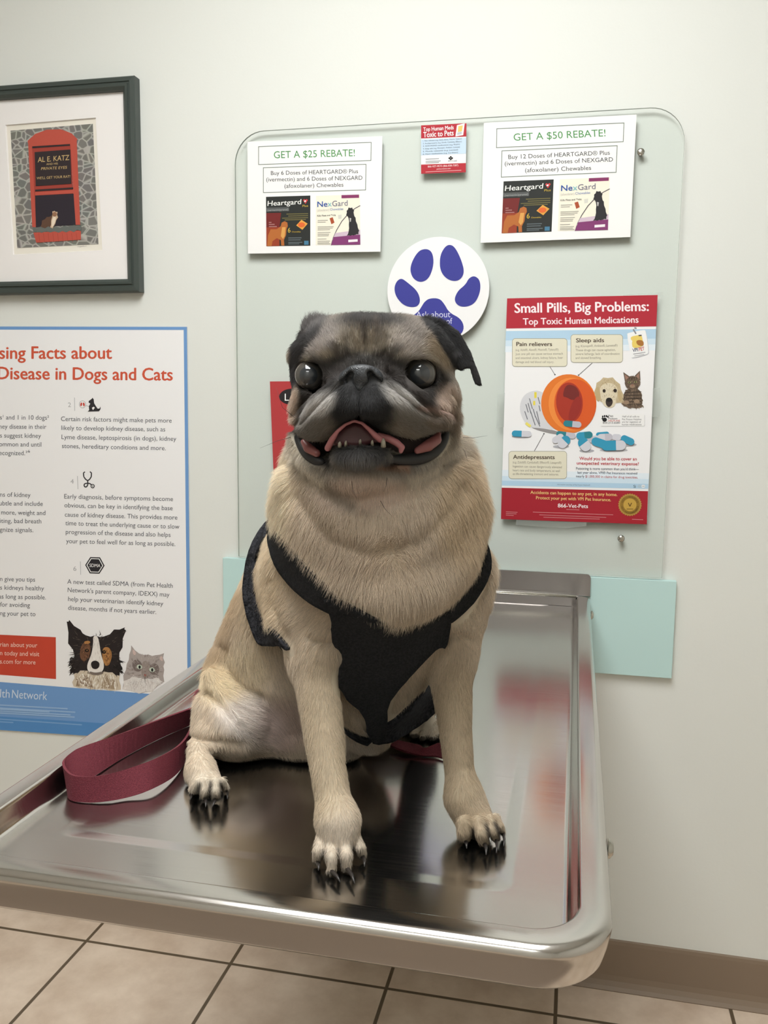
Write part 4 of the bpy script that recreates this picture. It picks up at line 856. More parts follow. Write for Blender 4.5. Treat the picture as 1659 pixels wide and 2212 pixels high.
# eye sockets
EYES = ((669, 811, .7185, 32.5), (906, 808, .7125, 36))
for ex, ey, eD, er in EYES:
    ell3(ex+5, ey, eD+.012, er*1.36, er*1.32, .0200, 0, .006)
    xs = .92 if ex < 800 else 1.0
    ball(ex, ey, eD-.001, er*1.02, .002, True)
    xs = .88 if ex < 800 else .98
    up_ = lambda a: max(0, -math.sin(a+(.25 if ex > 800 else -.25)))**1.5
    ringp_ = [(ex+math.cos(a)*er*.97*xs, ey+math.sin(a)*er*(.97-.05*up_(a)), eD-.0040-.002*up_(a)+.002*abs(math.cos(a)), 4.6+2.2*up_(a)) for a in [2*math.pi*k/24 for k in range(25)]]
    cap(ringp_, .004)
    ball(ex, ey, eD, er*1.0, .0005, True)
    ell3(ex, ey, eD-.014, er*.84*xs, er*.86, .014, 0, .003, True)
# ears
slabp([(900, 692), (922, 681), (958, 690), (992, 713), (1020, 760), (1040, 812), (1045, 832), (1038, 841), (1022, 830), (1012, 798), (994, 805), (984, 798), (968, 770), (946, 738), (920, 712)], lambda x, y: .752-.00010*(x-905)+.00004*(y-690), .0044, .006, False, .0030)
slabp([(648, 716), (660, 700), (678, 691), (700, 692), (712, 700), (690, 728), (660, 765), (643, 800), (636, 832), (629, 826), (628, 795), (634, 755)], lambda x, y: .748+.00028*(690-x)+0*y, .0040, .008, False, .003)

# --- clip at the tray and skin it
Xg, Yg, Zg = AX[0][:, None, None], AX[1][None, :, None], AX[2][None, None, :]
zw = CAM[2]+_r[2]*Xg+_u[2]*Yg+_f[2]*Zg
FLD = np.maximum(FLD+0.0016, (ZF+0.0006-zw).astype(np.float32)); del zw

def surface_nets(F):
    s = F < 0; nx, ny, nz = F.shape
    c = np.zeros((nx-1, ny-1, nz-1), np.int8)
    for i in (0, 1):
        for j in (0, 1):
            for k in (0, 1): c += s[i:nx-1+i, j:ny-1+j, k:nz-1+k]
    act = (c > 0) & (c < 8); ids = np.full(act.shape, -1, np.int64); I = np.argwhere(act); ids[act] = np.arange(len(I))
    corners = [(i, j, k) for i in (0, 1) for j in (0, 1) for k in (0, 1)]
    val = {q: F[I[:, 0]+q[0], I[:, 1]+q[1], I[:, 2]+q[2]] for q in corners}
    acc = np.zeros((len(I), 3)); cnt = np.zeros(len(I))
    for q in corners:
        for ax in range(3):
            if q[ax]: continue
            q2 = list(q); q2[ax] = 1; q2 = tuple(q2); a, b = val[q], val[q2]; m = (a < 0) != (b < 0)
            t = np.where(m, a/np.where(m, a-b, 1), 0); p = np.array(q, float)+np.zeros((len(I), 3)); p[:, ax] += t
            acc += p*m[:, None]; cnt += m
    V = LO+HV*(I+acc/cnt[:, None]); Fc = []
    for ax in range(3):
        sl0 = [slice(None)]*3; sl1 = [slice(None)]*3; sl0[ax] = slice(0, -1); sl1[ax] = slice(1, None)
        ed = s[tuple(sl0)] != s[tuple(sl1)]; E = np.argwhere(ed); o1, o2 = [a for a in range(3) if a != ax]
        ok = (E[:, o1] > 0) & (E[:, o2] > 0) & (E[:, o1] < F.shape[o1]-1) & (E[:, o2] < F.shape[o2]-1); E = E[ok]
        def cell(d1, d2):
            q = E.copy(); q[:, o1] += d1; q[:, o2] += d2; return ids[q[:, 0], q[:, 1], q[:, 2]]
        quad = np.stack([cell(-1, -1), cell(0, -1), cell(0, 0), cell(-1, 0)], 1)
        ins = s[E[:, 0], E[:, 1], E[:, 2]]; flip = ins if ax != 1 else ~ins
        quad[~flip] = quad[~flip][:, ::-1]; Fc.append(quad)
    return V, np.concatenate(Fc)
V, Q = surface_nets(FLD)
del FLD
# keep the one connected skin
lab = np.arange(len(V)); ed = np.concatenate([Q[:, [0, 1]], Q[:, [1, 2]], Q[:, [2, 3]], Q[:, [3, 0]]])
for _ in range(400):
    m = np.minimum(lab[ed[:, 0]], lab[ed[:, 1]]); old = lab.copy(); np.minimum.at(lab, ed[:, 0], m); np.minimum.at(lab, ed[:, 1], m); lab = lab[lab]
    if (old == lab).all(): break
big = np.bincount(lab).argmax(); keep = lab == big; remap = np.cumsum(keep)-1
Q = remap[Q[keep[Q[:, 0]]]]; V = V[keep]
ed = np.unique(np.sort(np.concatenate([Q[:, [0, 1]], Q[:, [1, 2]], Q[:, [2, 3]], Q[:, [3, 0]]]), 1), axis=0)
def lap(A):
    o_ = np.zeros_like(A); n_ = np.zeros(len(A)); np.add.at(o_, ed[:, 0], A[ed[:, 1]]); np.add.at(o_, ed[:, 1], A[ed[:, 0]])
    np.add.at(n_, ed[:, 0], 1); np.add.at(n_, ed[:, 1], 1); return o_/n_.reshape(-1, *([1]*(A.ndim-1)))
for _ in range(3):
    V = V+.5*(lap(V)-V); V = V-.52*(lap(V)-V)
def normals(V):
    d1 = V[Q[:, 2]]-V[Q[:, 0]]; d2 = V[Q[:, 3]]-V[Q[:, 1]]; fn = np.cross(d1, d2); N = np.zeros_like(V)
    for i in range(4): np.add.at(N, Q[:, i], fn)
    return N/(np.linalg.norm(N, axis=1)[:, None]+1e-12)
N = normals(V)
def proj(V): return V[:, 0]/V[:, 2]*FPX+829.5, 1106.0-V[:, 1]/V[:, 2]*FPX
# folds: (points px, half width px, depth m, nearest D, farthest D)
def chaikin(P, it=2):
    P = np.asarray(P, float)
    for _ in range(it):
        if len(P) < 3: break
        q = np.empty((2*len(P)-2, 2)); q[0::2] = P[:-1]*.75+P[1:]*.25; q[1::2] = P[:-1]*.25+P[1:]*.75
        P = np.concatenate([P[:1], q[1:-1], P[-1:]])
    return P
def linedist(px_, py_, P):
    d = np.full(len(px_), 1e9); P = chaikin(P)
    for a, b in zip(P[:-1], P[1:]):
        e = b-a; wx, wy = px_-a[0], py_-a[1]; t = np.clip((wx*e[0]+wy*e[1])/(e@e+1e-9), 0, 1); d = np.minimum(d, (wx-e[0]*t)**2+(wy-e[1]*t)**2)
    return np.sqrt(d)
FOLDS = [
    ([(703, 822), (670, 850), (640, 882), (625, 905)], 5, .0045, .6, .79), ([(745, 822), (710, 848), (680, 880), (648, 915)], 5, .004, .6, .79),
    ([(837, 803), (885, 842), (920, 876), (948, 898)], 5, .0045, .6, .79), ([(826, 822), (866, 850), (905, 885), (940, 902)], 5, .004, .6, .79),
    ([(775, 835), (776, 870), (774, 905)], 3, .003, .6, .79), ([(745, 735), (752, 770)], 6, .002, .6, .79), ([(832, 730), (830, 768)], 6, .002, .6, .79), ([(788, 712), (790, 760)], 5, .0018, .6, .79),
    ([(950, 880), (975, 890), (990, 905)], 4, .003, .6, .8), ([(975, 845), (992, 870), (996, 905), (985, 960), (960, 1000)], 5, .003, .6, .83), ([(645, 880), (632, 920), (636, 960)], 4, .002, .6, .83),
    ([(645, 1010), (690, 1070), (770, 1098), (860, 1094), (930, 1056), (968, 1000)], 14, .0016, .6, .83), ([(632, 1070), (690, 1150), (775, 1190), (870, 1184), (945, 1130), (990, 1050)], 17, .0034, .6, .85),
    ([(622, 1000), (640, 1080), (690, 1140)], 10, .0025, .6, .84),
    ([(614, 1180), (655, 1250), (735, 1295), (815, 1316)], 14, .0028, .6, .86), ([(890, 1095), (880, 1140), (870, 1180)], 9, .002, .6, .82),
    ([(486, 1392), (488, 1440), (520, 1480), (560, 1500)], 11, .006, .85, 1.2), ([(440, 1490), (470, 1510), (500, 1545)], 8, .005, .85, 1.2), ([(420, 1590), (460, 1600), (520, 1605)], 8, .006, .8, 1.2),
    ([(672, 1380), (705, 1392), (742, 1380)], 8, .006, .7, .9), ([(966, 1380), (985, 1372), (1010, 1378)], 7, .005, .7, .9),
    ([(590, 1250), (598, 1320), (620, 1370)], 12, .003, .75, .95), ([(570, 1230), (582, 1300), (610, 1360)], 6, .002, .75, 1.0),
]
front = N[:, 2] < .15
px_, py_ = proj(V); disp = np.zeros(len(V))
for P, w_, dep, d0, d1 in FOLDS:
    g = np.exp(-(linedist(px_, py_, P)/w_)**2); disp -= dep*g*front*(V[:, 2] > d0)*(V[:, 2] < d1)
V = V+N*disp[:, None]; V = V+.25*(lap(V)-V); N = normals(V)
TW = np.stack([_r, _u, _f])                        # camera axes -> world
def toW(A): return A@TW+CAM
# --- coat colours: blobs and strokes over the skin (coat pattern, with some shade and light painted in)
def sr(c):
    g_ = (c[0]*.3+c[1]*.59+c[2]*.11)*.14; return np.array(lin(*[v_+(1-v_/255.0)*12 for v_ in [v*.86+g_ for v in c]])[:3])
px_, py_ = proj(V); DD = V[:, 2]
COLR = np.tile(sr((205, 188, 163)), (len(V), 1))
def mixc(w, c): 
    global COLR
    w = np.clip(w, 0, 1)[:, None]; COLR = COLR*(1-w)+sr(c)*w
def sm(x): x = np.clip(x, 0, 1); return x*x*(3-2*x)
def blob(cx, cy, rx, ry, c, s_=1, soft=.5, rot=0, d0=0, d1=2):
    a = math.radians(rot); ca, sa = math.cos(a), math.sin(a); x, y = px_-cx, py_-cy
    q = np.sqrt(((x*ca+y*sa)/rx)**2+((-x*sa+y*ca)/ry)**2); mixc(s_*sm((1-q)/soft+.5)*(DD > d0)*(DD < d1), c)
def stroke(P, w_, c, s_=1, d0=0, d1=2): mixc(s_*np.exp(-(linedist(px_, py_, P)/w_)**2)*(DD > d0)*(DD < d1), c)
def patch(P, c, s_=1, soft=8, d0=0, d1=2): mixc(s_*sm(.5-poly2(px_, py_, P)/soft)*(DD > d0)*(DD < d1), c)
H = .80
blob(815, 1150, 150, 130, (186, 168, 144), .75, .8); blob(560, 1250, 60, 150, (216, 196, 160), .6, .8); blob(600, 1050, 40, 120, (230, 216, 186), .8, .8, 0, 0, .9); blob(985, 1600, 70, 200, (168, 148, 116), .8, .8, 0, 0, .85); blob(700, 1600, 60, 190, (192, 174, 142), .7, .8, 0, 0, .82); blob(1000, 1100, 60, 110, (196, 172, 134), .7, .8, 0, 0, .9)  # darker legs and chest, lighter flank: light and shade painted in
blob(535, 1545, 75, 55, (226, 216, 206), .95, .7, 35, .85); blob(600, 1560, 60, 60, (176, 150, 140), .7, .8, 0, .85); blob(470, 1470, 45, 50, (222, 204, 166), .8, .8, 0, .85); blob(520, 1440, 60, 60, (216, 198, 158), .6, .8, 0, .85)
blob(780, 1610, 50, 40, (220, 208, 192), .8, .6, 0, .85); stroke([(510, 1280), (480, 1400), (450, 1430)], 22, (170, 138, 96), .6, .85)
blob(735, 1820, 60, 60, (206, 192, 172), .8, .7, 0, 0, .8); blob(450, 1700, 50, 40, (212, 198, 176), .9, .7, 0, .7, .95); blob(1040, 1790, 60, 40, (170, 148, 116), .6, .7)
blob(845, 1215, 60, 60, (206, 186, 158), .5, .9, 0, 0, .85); blob(930, 1570, 40, 30, (214, 202, 182), .9, .6, 0, .95)
# head ground colour
patch([(625, 700), (720, 684), (900, 680), (1000, 760), (1012, 900), (1000, 950), (960, 1010), (880, 1040), (680, 1040), (630, 980), (618, 900), (622, 800)], (147, 138, 124), 1, 40, 0, .83)
blob(785, 735, 26, 45, (152, 138, 116), .7, .9, 0, 0, H); blob(720, 760, 30, 30, (150, 136, 112), .8, .8, 0, 0, H); blob(850, 750, 30, 30, (156, 144, 122), .8, .8, 0, 0, H)
blob(690, 742, 45, 22, (168, 160, 154), .85, .9, -25, 0, H); blob(690, 715, 50, 20, (120, 113, 108), .7, .9, -20, 0, H); blob(885, 745, 50, 26, (176, 168, 160), .85, .9, 15, 0, H); blob(900, 712, 50, 22, (122, 114, 108), .7, .9, 20, 0, H); blob(945, 760, 28, 40, (156, 136, 106), .7, .8, -20, 0, H)
blob(795, 694, 78, 22, (60, 57, 55), .75, .8, 0, 0, .9); blob(800, 692, 62, 15, (46, 44, 43), .95, .8, 0, 0, .9); stroke([(786, 700), (788, 735)], 9, (66, 60, 56), .8, 0, H); stroke([(812, 698), (815, 725)], 9, (84, 74, 66), .6, 0, H)
blob(665, 824, 56, 52, (38, 35, 33), .97, .45, 0, 0, H); blob(908, 830, 66, 54, (38, 35, 33), .97, .45, 0, 0, H); blob(788, 797, 95, 34, (40, 38, 36), .96, .5, 0, 0, H)
blob(735, 760, 30, 14, (56, 50, 47), .7, .8, 30, 0, H); blob(840, 764, 30, 12, (56, 50, 47), .7, .8, -20, 0, H)
blob(648, 792, 30, 8, (196, 184, 158), .8, .8, -38, 0, H); blob(925, 766, 28, 6, (176, 168, 150), .6, .8, 28, 0, H)
stroke([(735, 806), (690, 845), (655, 882), (628, 915)], 21, (48, 42, 39), 1, 0, H); stroke([(838, 805), (885, 845), (925, 880), (950, 893)], 21, (48, 42, 39), 1, 0, H)
blob(782, 872, 82, 66, (36, 36, 37), 1, .55, 0, 0, H)
blob(690, 878, 42, 22, (186, 183, 178), .95, .8, -42, 0, .77); blob(672, 925, 45, 26, (114, 109, 102), .85, .7, -20, 0, .77); blob(868, 862, 48, 20, (182, 179, 174), .9, .8, 36, 0, .77); blob(905, 905, 55, 30, (126, 122, 115), .85, .7, 20, 0, .77); blob(945, 908, 30, 20, (120, 106, 92), .8, .7, 0, 0, .77)
blob(966, 862, 26, 34, (186, 164, 146), .9, .8, 10, 0, H); stroke([(905, 880), (960, 885), (985, 898)], 6, (150, 120, 108), .8, 0, H); stroke([(975, 850), (994, 880), (994, 920), (980, 970)], 7, (188, 172, 150), .7, 0, .84); stroke([(985, 870), (984, 920), (968, 980)], 5, (126, 110, 92), .6, 0, .84)
blob(633, 880, 14, 45, (206, 184, 164), .9, .7, 5, 0, .84)
# lips and chin
stroke([(640, 940), (650, 968), (672, 995), (696, 1006), (708, 1000)], 11, (34, 32, 33), 1, 0, .82); stroke([(964, 934), (958, 962), (940, 985), (905, 1002), (860, 1005), (838, 998)], 12, (34, 32, 33), 1, 0, .82)
blob(778, 978, 62, 34, (74, 74, 75), .97, .5, 0, 0, .8); blob(778, 1004, 52, 16, (112, 108, 104), .6, .8, 0, 0, .8); stroke([(760, 905), (795, 908), (840, 938)], 9, (38, 36, 36), .8, 0, .74); stroke([(735, 930), (715, 950)], 8, (60, 54, 50), .6, 0, .74)
blob(775, 1065, 100, 40, (198, 176, 158), .85, .8, 0, 0, H); stroke([(690, 1020), (712, 1060), (760, 1088)], 14, (132, 120, 104), .75, 0, .82); stroke([(640, 1010), (668, 1080), (720, 1130)], 9, (150, 132, 106), .6, 0, .84); stroke([(1000, 1000), (985, 1060), (950, 1110)], 9, (150, 130, 102), .6, 0, .84); stroke([(890, 1040), (930, 1020), (960, 985)], 14, (126, 112, 94), .65, 0, .82); stroke([(640, 1000), (690, 1060), (760, 1100)], 10, (150, 140, 124), .4, 0, .82)
stroke([(630, 950), (650, 1000), (690, 1035)], 12, (206, 196, 176), .9, 0, .82); stroke([(985, 945), (965, 985), (935, 1015), (890, 1035)], 12, (206, 196, 176), .9, 0, .82)
stroke([(825, 1005), (880, 1012)], 7, (156, 112, 84), .6, 0, H)
# ears
for gp in (g_ for _, gs in PAWS for g_ in gs): stroke([gp[0], gp[1], (gp[1][0], gp[1][1]+8)], 5, (50, 44, 40), .95, 0, .95)  # shade painted into the gaps between the toes
patch([(898, 686), (925, 676), (965, 684), (1000, 708), (1030, 760), (1045, 838), (1020, 832), (990, 808), (966, 770), (944, 738), (920, 712)], (40, 40, 41), 1, 8, 0, .9)
patch([(640, 716), (655, 695), (678, 684), (708, 690), (690, 728), (660, 765), (643, 800), (638, 835), (622, 835), (622, 790), (630, 750)], (48, 46, 46), 1, 12, 0, .9)
blob(680, 700, 30, 14, (96, 92, 90), .8, .9, -20, 0, .9); blob(985, 762, 10, 8, (90, 90, 92), .6, .9, 0, 0, .9)
# inside of the mouth, found by depth behind the lips
inm = (poly2(px_, py_, [(654, 950), (700, 957), (742, 926), (766, 908), (794, 914), (860, 943), (895, 951), (955, 932), (958, 945), (942, 973), (906, 984), (866, 978), (820, 960), (767, 955), (723, 963), (700, 984), (680, 982), (660, 966)]) < 2) & (DD > .716) & (DD < .79)
mixc(inm*.97, (46, 28, 29))
MOUTH = inm
# soles
Wv = toW(V)
low = (Wv[:, 2] < ZF+.006); mixc(low*.9, (44, 40, 38))

PUG_LABEL = 'fawn pug with a grizzled black mask sitting on the steel table, mouth open'
base = zp(700, 1700, ZF)
pug = thing('pug', PUG_LABEL, 'dog', (base[0], base[1], ZF))
skin = mat('pug_skin', (150, 130, 100), 0.75, 0, 0.25)
t, n, l, b = nodes(skin); at_ = n.new('ShaderNodeAttribute'); at_.attribute_name = 'coat'; l.new(at_.outputs['Color'], b.inputs['Base Color'])
QW = Q[:, ::-1]                                  # camera axes are left-handed: flip for the world
body = obj("body", Wv, QW, skin, pug, smooth=True)
ca = body.data.color_attributes.new('coat', 'FLOAT_COLOR', 'POINT')
ca.data.foreach_set('color', np.concatenate([COLR, np.ones((len(V), 1))], 1).astype(np.float32).ravel())
BVH = BVHTree.FromPolygons(Wv.tolist(), QW.tolist())
def hit(px, py, dflt=None):
    d = _f*FPX+_r*(px-829.5)-_u*(py-1106.0); d /= np.linalg.norm(d)
    p, nn, i, ds = BVH.ray_cast(Vector(CAM), Vector(d))
    if p is None: return None, None
    return np.array(p), np.array(nn)
# ------------------------------------------------------------------ eyes, nose, mouth, claws
eye_m = [mat('eye_pupil', linear=(0.030, 0.034, 0.039, 1), rough=0.03, spec=1.0), mat('eye_iris', linear=(0.062, 0.056, 0.050, 1), rough=0.03, spec=1.0), mat('eye_rim', linear=(0.10, 0.085, 0.075, 1), rough=0.05, spec=1.0)]
for ex, ey, eD, er in EYES:
    c = dp(ex, ey, eD); R_ = er*eD/FPX; g = CAM-c; g /= np.linalg.norm(g); g = g+_r*(-.10 if ex < 800 else .04); g /= np.linalg.norm(g)
    a1 = np.cross(g, [0, 0, 1.0]); a1 /= np.linalg.norm(a1); a2 = np.cross(a1, g); q = MB(); L = []; mi = []
    angs = [2]+[6*k for k in range(1, 31)]; angs[-1] = 178
    for th in angs:
        t_ = math.radians(th); bulge = 1.0+0.05*max(0, math.cos(t_))**6
        L.append([c+R_*bulge*(g*math.cos(t_)+(a1*math.cos(p_)+a2*math.sin(p_))*math.sin(t_)) for p_ in [2*math.pi*k/40 for k in range(40)]])
    q.loops(L[::-1], True, True); o = q.build('eye', None, pug, smooth=True, mats=eye_m)
    mid = [np.mean([o.data.vertices[i].co[:] for i in p.vertices], 0)+np.array(ORIGIN[pug.name])-c for p in o.data.polygons]
    o.data.polygons.foreach_set('material_index', [0 if (m_@g)/np.linalg.norm(m_) > math.cos(math.radians(34)) else 1 if (m_@g)/np.linalg.norm(m_) > math.cos(math.radians(58)) else 2 for m_ in mid])

def skin_part(name, m, label=None, iters=2):
    V_, Q_ = surface_nets(FLD)
    o = obj(name, toW(V_), Q_[:, ::-1], m, pug, smooth=True, label=label)
    md = o.modifiers.new('smooth', 'SMOOTH'); md.iterations = iters; md.factor = .5
    return o
def field_px(x0, x1, y0, y1, d0, d1, h):
    cs = np.array([C3(x, y, D) for x in (x0, x1) for y in (y0, y1) for D in (d0, d1)]); new_field(cs.min(0), cs.max(0), h)
nose_m = mat('nose_leather', linear=(0.022, 0.023, 0.025, 1), rough=0.27, spec=0.5)
noise_col(nose_m, 60, (0.028, 0.031, 0.035, 1), (0.058, 0.062, 0.068, 1), .4, .6, 4, bump=.5, bscale=900)
field_px(715, 850, 775, 860, .645, .70, .0007)
ell3(780, 812, .6765, 40, 21, .011, 0, .004); ell3(781, 800, .6765, 30, 10, .011, 0, .004)
ball(748, 820, .677, 17, .004); ball(811, 818, .677, 17, .004); cap([(779, 815, .672, 12), (777, 838, .6715, 10)], .005)
cap([(757, 810, .669, 7.5), (752, 819, .669, 10), (739, 826, .672, 6.5)], .002, True, 2.2); cap([(800, 809, .669, 7.5), (805, 818, .669, 10), (818, 825, .672, 6.5)], .002, True, 2.2)
cap([(778, 826, .6605, 2), (776, 848, .6605, 2)], .002, True)
skin_part('nose', nose_m, 'moist black nose')

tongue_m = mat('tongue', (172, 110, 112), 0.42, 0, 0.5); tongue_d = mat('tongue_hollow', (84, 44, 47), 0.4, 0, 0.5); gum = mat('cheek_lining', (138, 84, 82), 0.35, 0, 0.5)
field_px(685, 890, 890, 1000, .66, .74, .0009)
cap([(708, 968, .697, 7.5), (717, 950, .692, 7), (729, 932, .688, 4.6), (746, 917, .685, 3.6), (765, 909, .684, 3.4), (782, 914, .685, 3.6), (798, 928, .687, 5), (811, 941, .689, 7), (822, 950, .691, 7.5)], .003)
cap([(818, 941, .700, 7), (838, 947, .701, 8), (856, 956, .701, 8), (868, 966, .700, 7), (866, 975, .700, 5)], .004)
o = skin_part('tongue', tongue_m, 'pink curled tongue')
field_px(700, 840, 895, 990, .66, .75, .001)
slabp([(712, 962), (722, 942), (744, 918), (766, 909), (786, 916), (806, 936), (820, 955), (770, 968)], lambda x, y: .703+.0003*np.abs(x-766)*0+0*y, .006, .004, False, .004)
skin_part('tongue', tongue_d, 'dark hollow of the tongue')
field_px(640, 700, 930, 995, .69, .76, .001)
cap([(656, 955, .722, 7), (666, 968, .720, 11), (684, 979, .716, 9)], .004); skin_part('cheek_lining', gum, 'pink inner cheek')
field_px(890, 965, 915, 1000, .69, .77, .001)
cap([(902, 973, .716, 8), (924, 963, .720, 13), (942, 950, .726, 12), (946, 938, .730, 7)], .004); skin_part('cheek_lining', gum, 'pink inner cheek')
tooth = mat('tooth_enamel', (158, 152, 136), 0.3)
for px0, py0, h_, r_ in ((734, 961, 7, 4.5), (747, 960, 8, 3.6), (778, 956, 7, 3.6), (804, 958, 7, 3.6), (828, 961, 14, 6)):
    q = MB(); q.tube([dp(px0, py0+4, .6905), dp(px0, py0-h_*.5, .6885), dp(px0+.5, py0-h_, .688)], [r_*.69/FPX, r_*.8*.69/FPX, r_*.3*.69/FPX], 10); q.build('tooth', tooth, pug, smooth=True)
lip_m = mat('lip_skin', linear=(0.015, 0.0145, 0.015, 1), rough=0.55, spec=0.5)
def surf(px, py, out):
    h_, nn = hit(px, py); D_ = (h_-CAM)@_f; return D_-out
for P in ([(640, 938, 7), (645, 952, 9), (655, 970, 12), (669, 985, 14), (686, 996, 13), (704, 1002, 7)], [(965, 929, 7), (961, 944, 11), (952, 961, 13), (939, 976, 14), (921, 986, 15), (899, 992, 15), (874, 994, 14), (850, 993, 11), (836, 990, 6)]):
    q = MB(); W_ = [(x, y, r_) for x, y, r_ in P]; Ds = [surf(x, y, .0015) for x, y, _ in W_]
    Ds = [np.mean(Ds[max(i-1, 0):i+2]) for i in range(len(Ds))]
    q.tube([dp(x, y, d_) for (x, y, _), d_ in zip(W_, Ds)], [r_*d_/FPX for (_, _, r_), d_ in zip(W_, Ds)], 12); o = q.build('lip', lip_m, pug, smooth=True)
    md = o.modifiers.new('s', 'SUBSURF'); md.levels = 1; md.render_levels = 1
claw_m = mat('claw', (52, 47, 45), 0.3)
for a, b, w_ in (((716, 1882), (735, 1905), 5), ((750, 1876), (766, 1908), 5), ((685, 1862), (688, 1880), 4.5), ((784, 1850), (787, 1872), 4.5), ((1003, 1812), (1008, 1832), 5), ((1046, 1820), (1050, 1846), 5), ((1072, 1814), (1072, 1842), 4.5), ((1087, 1800), (1088, 1828), 4),
               ((415, 1709), (411, 1727), 4), ((442, 1722), (444, 1743), 4), ((465, 1722), (459, 1742), 4), ((488, 1704), (491, 1726), 3.5)):
    m_ = ((a[0]+b[0])/2+2, a[1]*.55+b[1]*.45); P = []
    for (x, y), hh in ((a, .0062), (m_, .0068), (b, .0055)): P.append(dp(x, y, tz(x, y, ZF+hh)))
    D_ = tz(*a, ZF+.007); q = MB(); q.tube(P, [w_*D_/FPX, w_*.75*D_/FPX, w_*.22*D_/FPX], 10); q.build('claw', claw_m, pug, smooth=True)
for (x, y, D_), (x2, y2, D2), w_ in (((771, 1776, .738), (774, 1794, .734), 6), ((966, 1726, .792), (967, 1750, .789), 4.5)):
    q = MB(); q.tube([dp(x, y, D_), dp((x+x2)/2, (y+y2)/2, (D_+D2)/2), dp(x2, y2, D2)], [w_*D_/FPX, w_*.9*D_/FPX, w_*.3*D_/FPX], 10); q.build('claw', claw_m, pug, smooth=True)

# ------------------------------------------------------------------ harness
fabric = mat('harness_fabric', linear=(0.0135, 0.0135, 0.0145, 1), rough=0.85, spec=0.2)
noise_col(fabric, 500, (0.010, 0.010, 0.011, 1), (0.019, 0.019, 0.020, 1), .4, .6, 3, bump=.6, bscale=1400)
fleece = mat('harness_fleece', linear=(0.026, 0.026, 0.030, 1), rough=0.95, spec=0.1)
noise_col(fleece, 220, (0.012, 0.012, 0.014, 1), (0.042, 0.042, 0.048, 1), .35, .65, 5, bump=1.0, bscale=420)
def drape(P, off, step=7, smooth_it=12, dmax=None, blur=.6, dmin=0):
    """a cloth panel with outline P lying on the coat"""
    from mathutils.geometry import delaunay_2d_cdt
    P = chaikin(list(P)+[P[0]], 1)[:-1]; B = []
    for i in range(len(P)):
        a, b = P[i], P[(i+1) % len(P)]; n_ = max(1, int(np.linalg.norm(b-a)/step))
        B += [a+(b-a)*k/n_ for k in range(n_)]
    B = np.array(B); x0, y0 = B.min(0); x1, y1 = B.max(0)
    gx_, gy_ = np.meshgrid(np.arange(x0, x1, step), np.arange(y0, y1, step)); G = np.stack([gx_.ravel(), gy_.ravel()], 1); G = G[poly2(G[:, 0], G[:, 1], B) < -step*.6]
    pts = np.concatenate([B, G]); nb = len(B)
    v, e, f, _, _, _ = delaunay_2d_cdt([Vector(p) for p in pts], [(i, (i+1) % nb) for i in range(nb)], [], 1, 1e-4)
    pts = np.array([p[:] for p in v]); D = np.full(len(pts), np.nan)
    for i, p in enumerate(pts):
        h_, nn = hit(p[0], p[1])
        if h_ is not None: D[i] = (h_-CAM)@_f
        if (dmax and D[i] > dmax) or D[i] < dmin: D[i] = np.nan
    ok = ~np.isnan(D)
    for i in np.where(~ok)[0]:
        j = np.argsort(np.sum((pts[ok]-pts[i])**2, 1))[:3]; D[i] = D[ok][j].mean()
    D -= off; D0 = D.copy(); nbr = [set() for _ in pts]
    for t3 in f:
        for i in range(3): nbr[t3[i]] |= {t3[i-1], t3[i-2]}
    for _ in range(smooth_it):
        Dn = np.array([np.mean([D[k] for k in n_]) if n_ else D[i] for i, n_ in enumerate(nbr)]); D = np.minimum(D0, D*(1-blur)+Dn*blur)
    return np.array([dp(x, y, d) for (x, y), d in zip(pts, D)]), [list(t3)[::-1] for t3 in f]
def panel(name, P, m, parent, off=.004, th=.0030, dmax=None, label=None, step=7, it=12, dmin=0):
    v, f = drape(P, off, step, it, dmax, .6, dmin); o = obj(name, v, f, m, parent, smooth=True, label=label)
    md = o.modifiers.new('thickness', 'SOLIDIFY'); md.thickness = th; md.offset = 0
    return o
CHEST = [(700, 1296), (712, 1326), (717, 1347), (715, 1360), (719, 1393), (736, 1405), (741, 1430), (729, 1451), (737, 1500), (777, 1534), (790, 1556), (795, 1590), (808, 1608), (832, 1602), (838, 1560), (836, 1523), (871, 1478), (937, 1407), (950, 1398), (964, 1402), (973, 1360), (976, 1332), (970, 1318), (935, 1334), (905, 1346), (866, 1356), (815, 1340), (770, 1315), (730, 1290)]
harness = panel('harness', CHEST, fabric, pug, .0055, .0035, .90, it=30)
panel('neck_strap', [(582, 1124), (578, 1155), (582, 1190), (598, 1230), (630, 1270), (663, 1298), (690, 1314), (706, 1322), (722, 1330), (760, 1330), (745, 1303), (710, 1272), (665, 1228), (625, 1182), (600, 1152), (590, 1138)], fabric, harness, .004, .003, .92, step=6)
panel('neck_strap', [(1052, 1170), (1059, 1190), (1062, 1222), (1056, 1248), (1040, 1280), (1016, 1312), (980, 1344), (962, 1350), (955, 1322), (985, 1294), (1015, 1262), (1040, 1225), (1048, 1196)], fabric, harness, .004, .003, .95, step=6)
GIRTH = [(584, 1118), (567, 1133), (548, 1162), (535, 1197), (527, 1250), (525, 1280), (531, 1322), (541, 1352), (552, 1382), (562, 1396), (590, 1395), (606, 1392), (622, 1407), (623, 1398), (605, 1378), (585, 1356), (562, 1322), (552, 1290), (549, 1255), (551, 1215), (560, 1180), (578, 1146), (586, 1134)]
panel('girth_strap', GIRTH, fleece, harness, .004, .004, None, 'grey-black fleece strap', step=6)
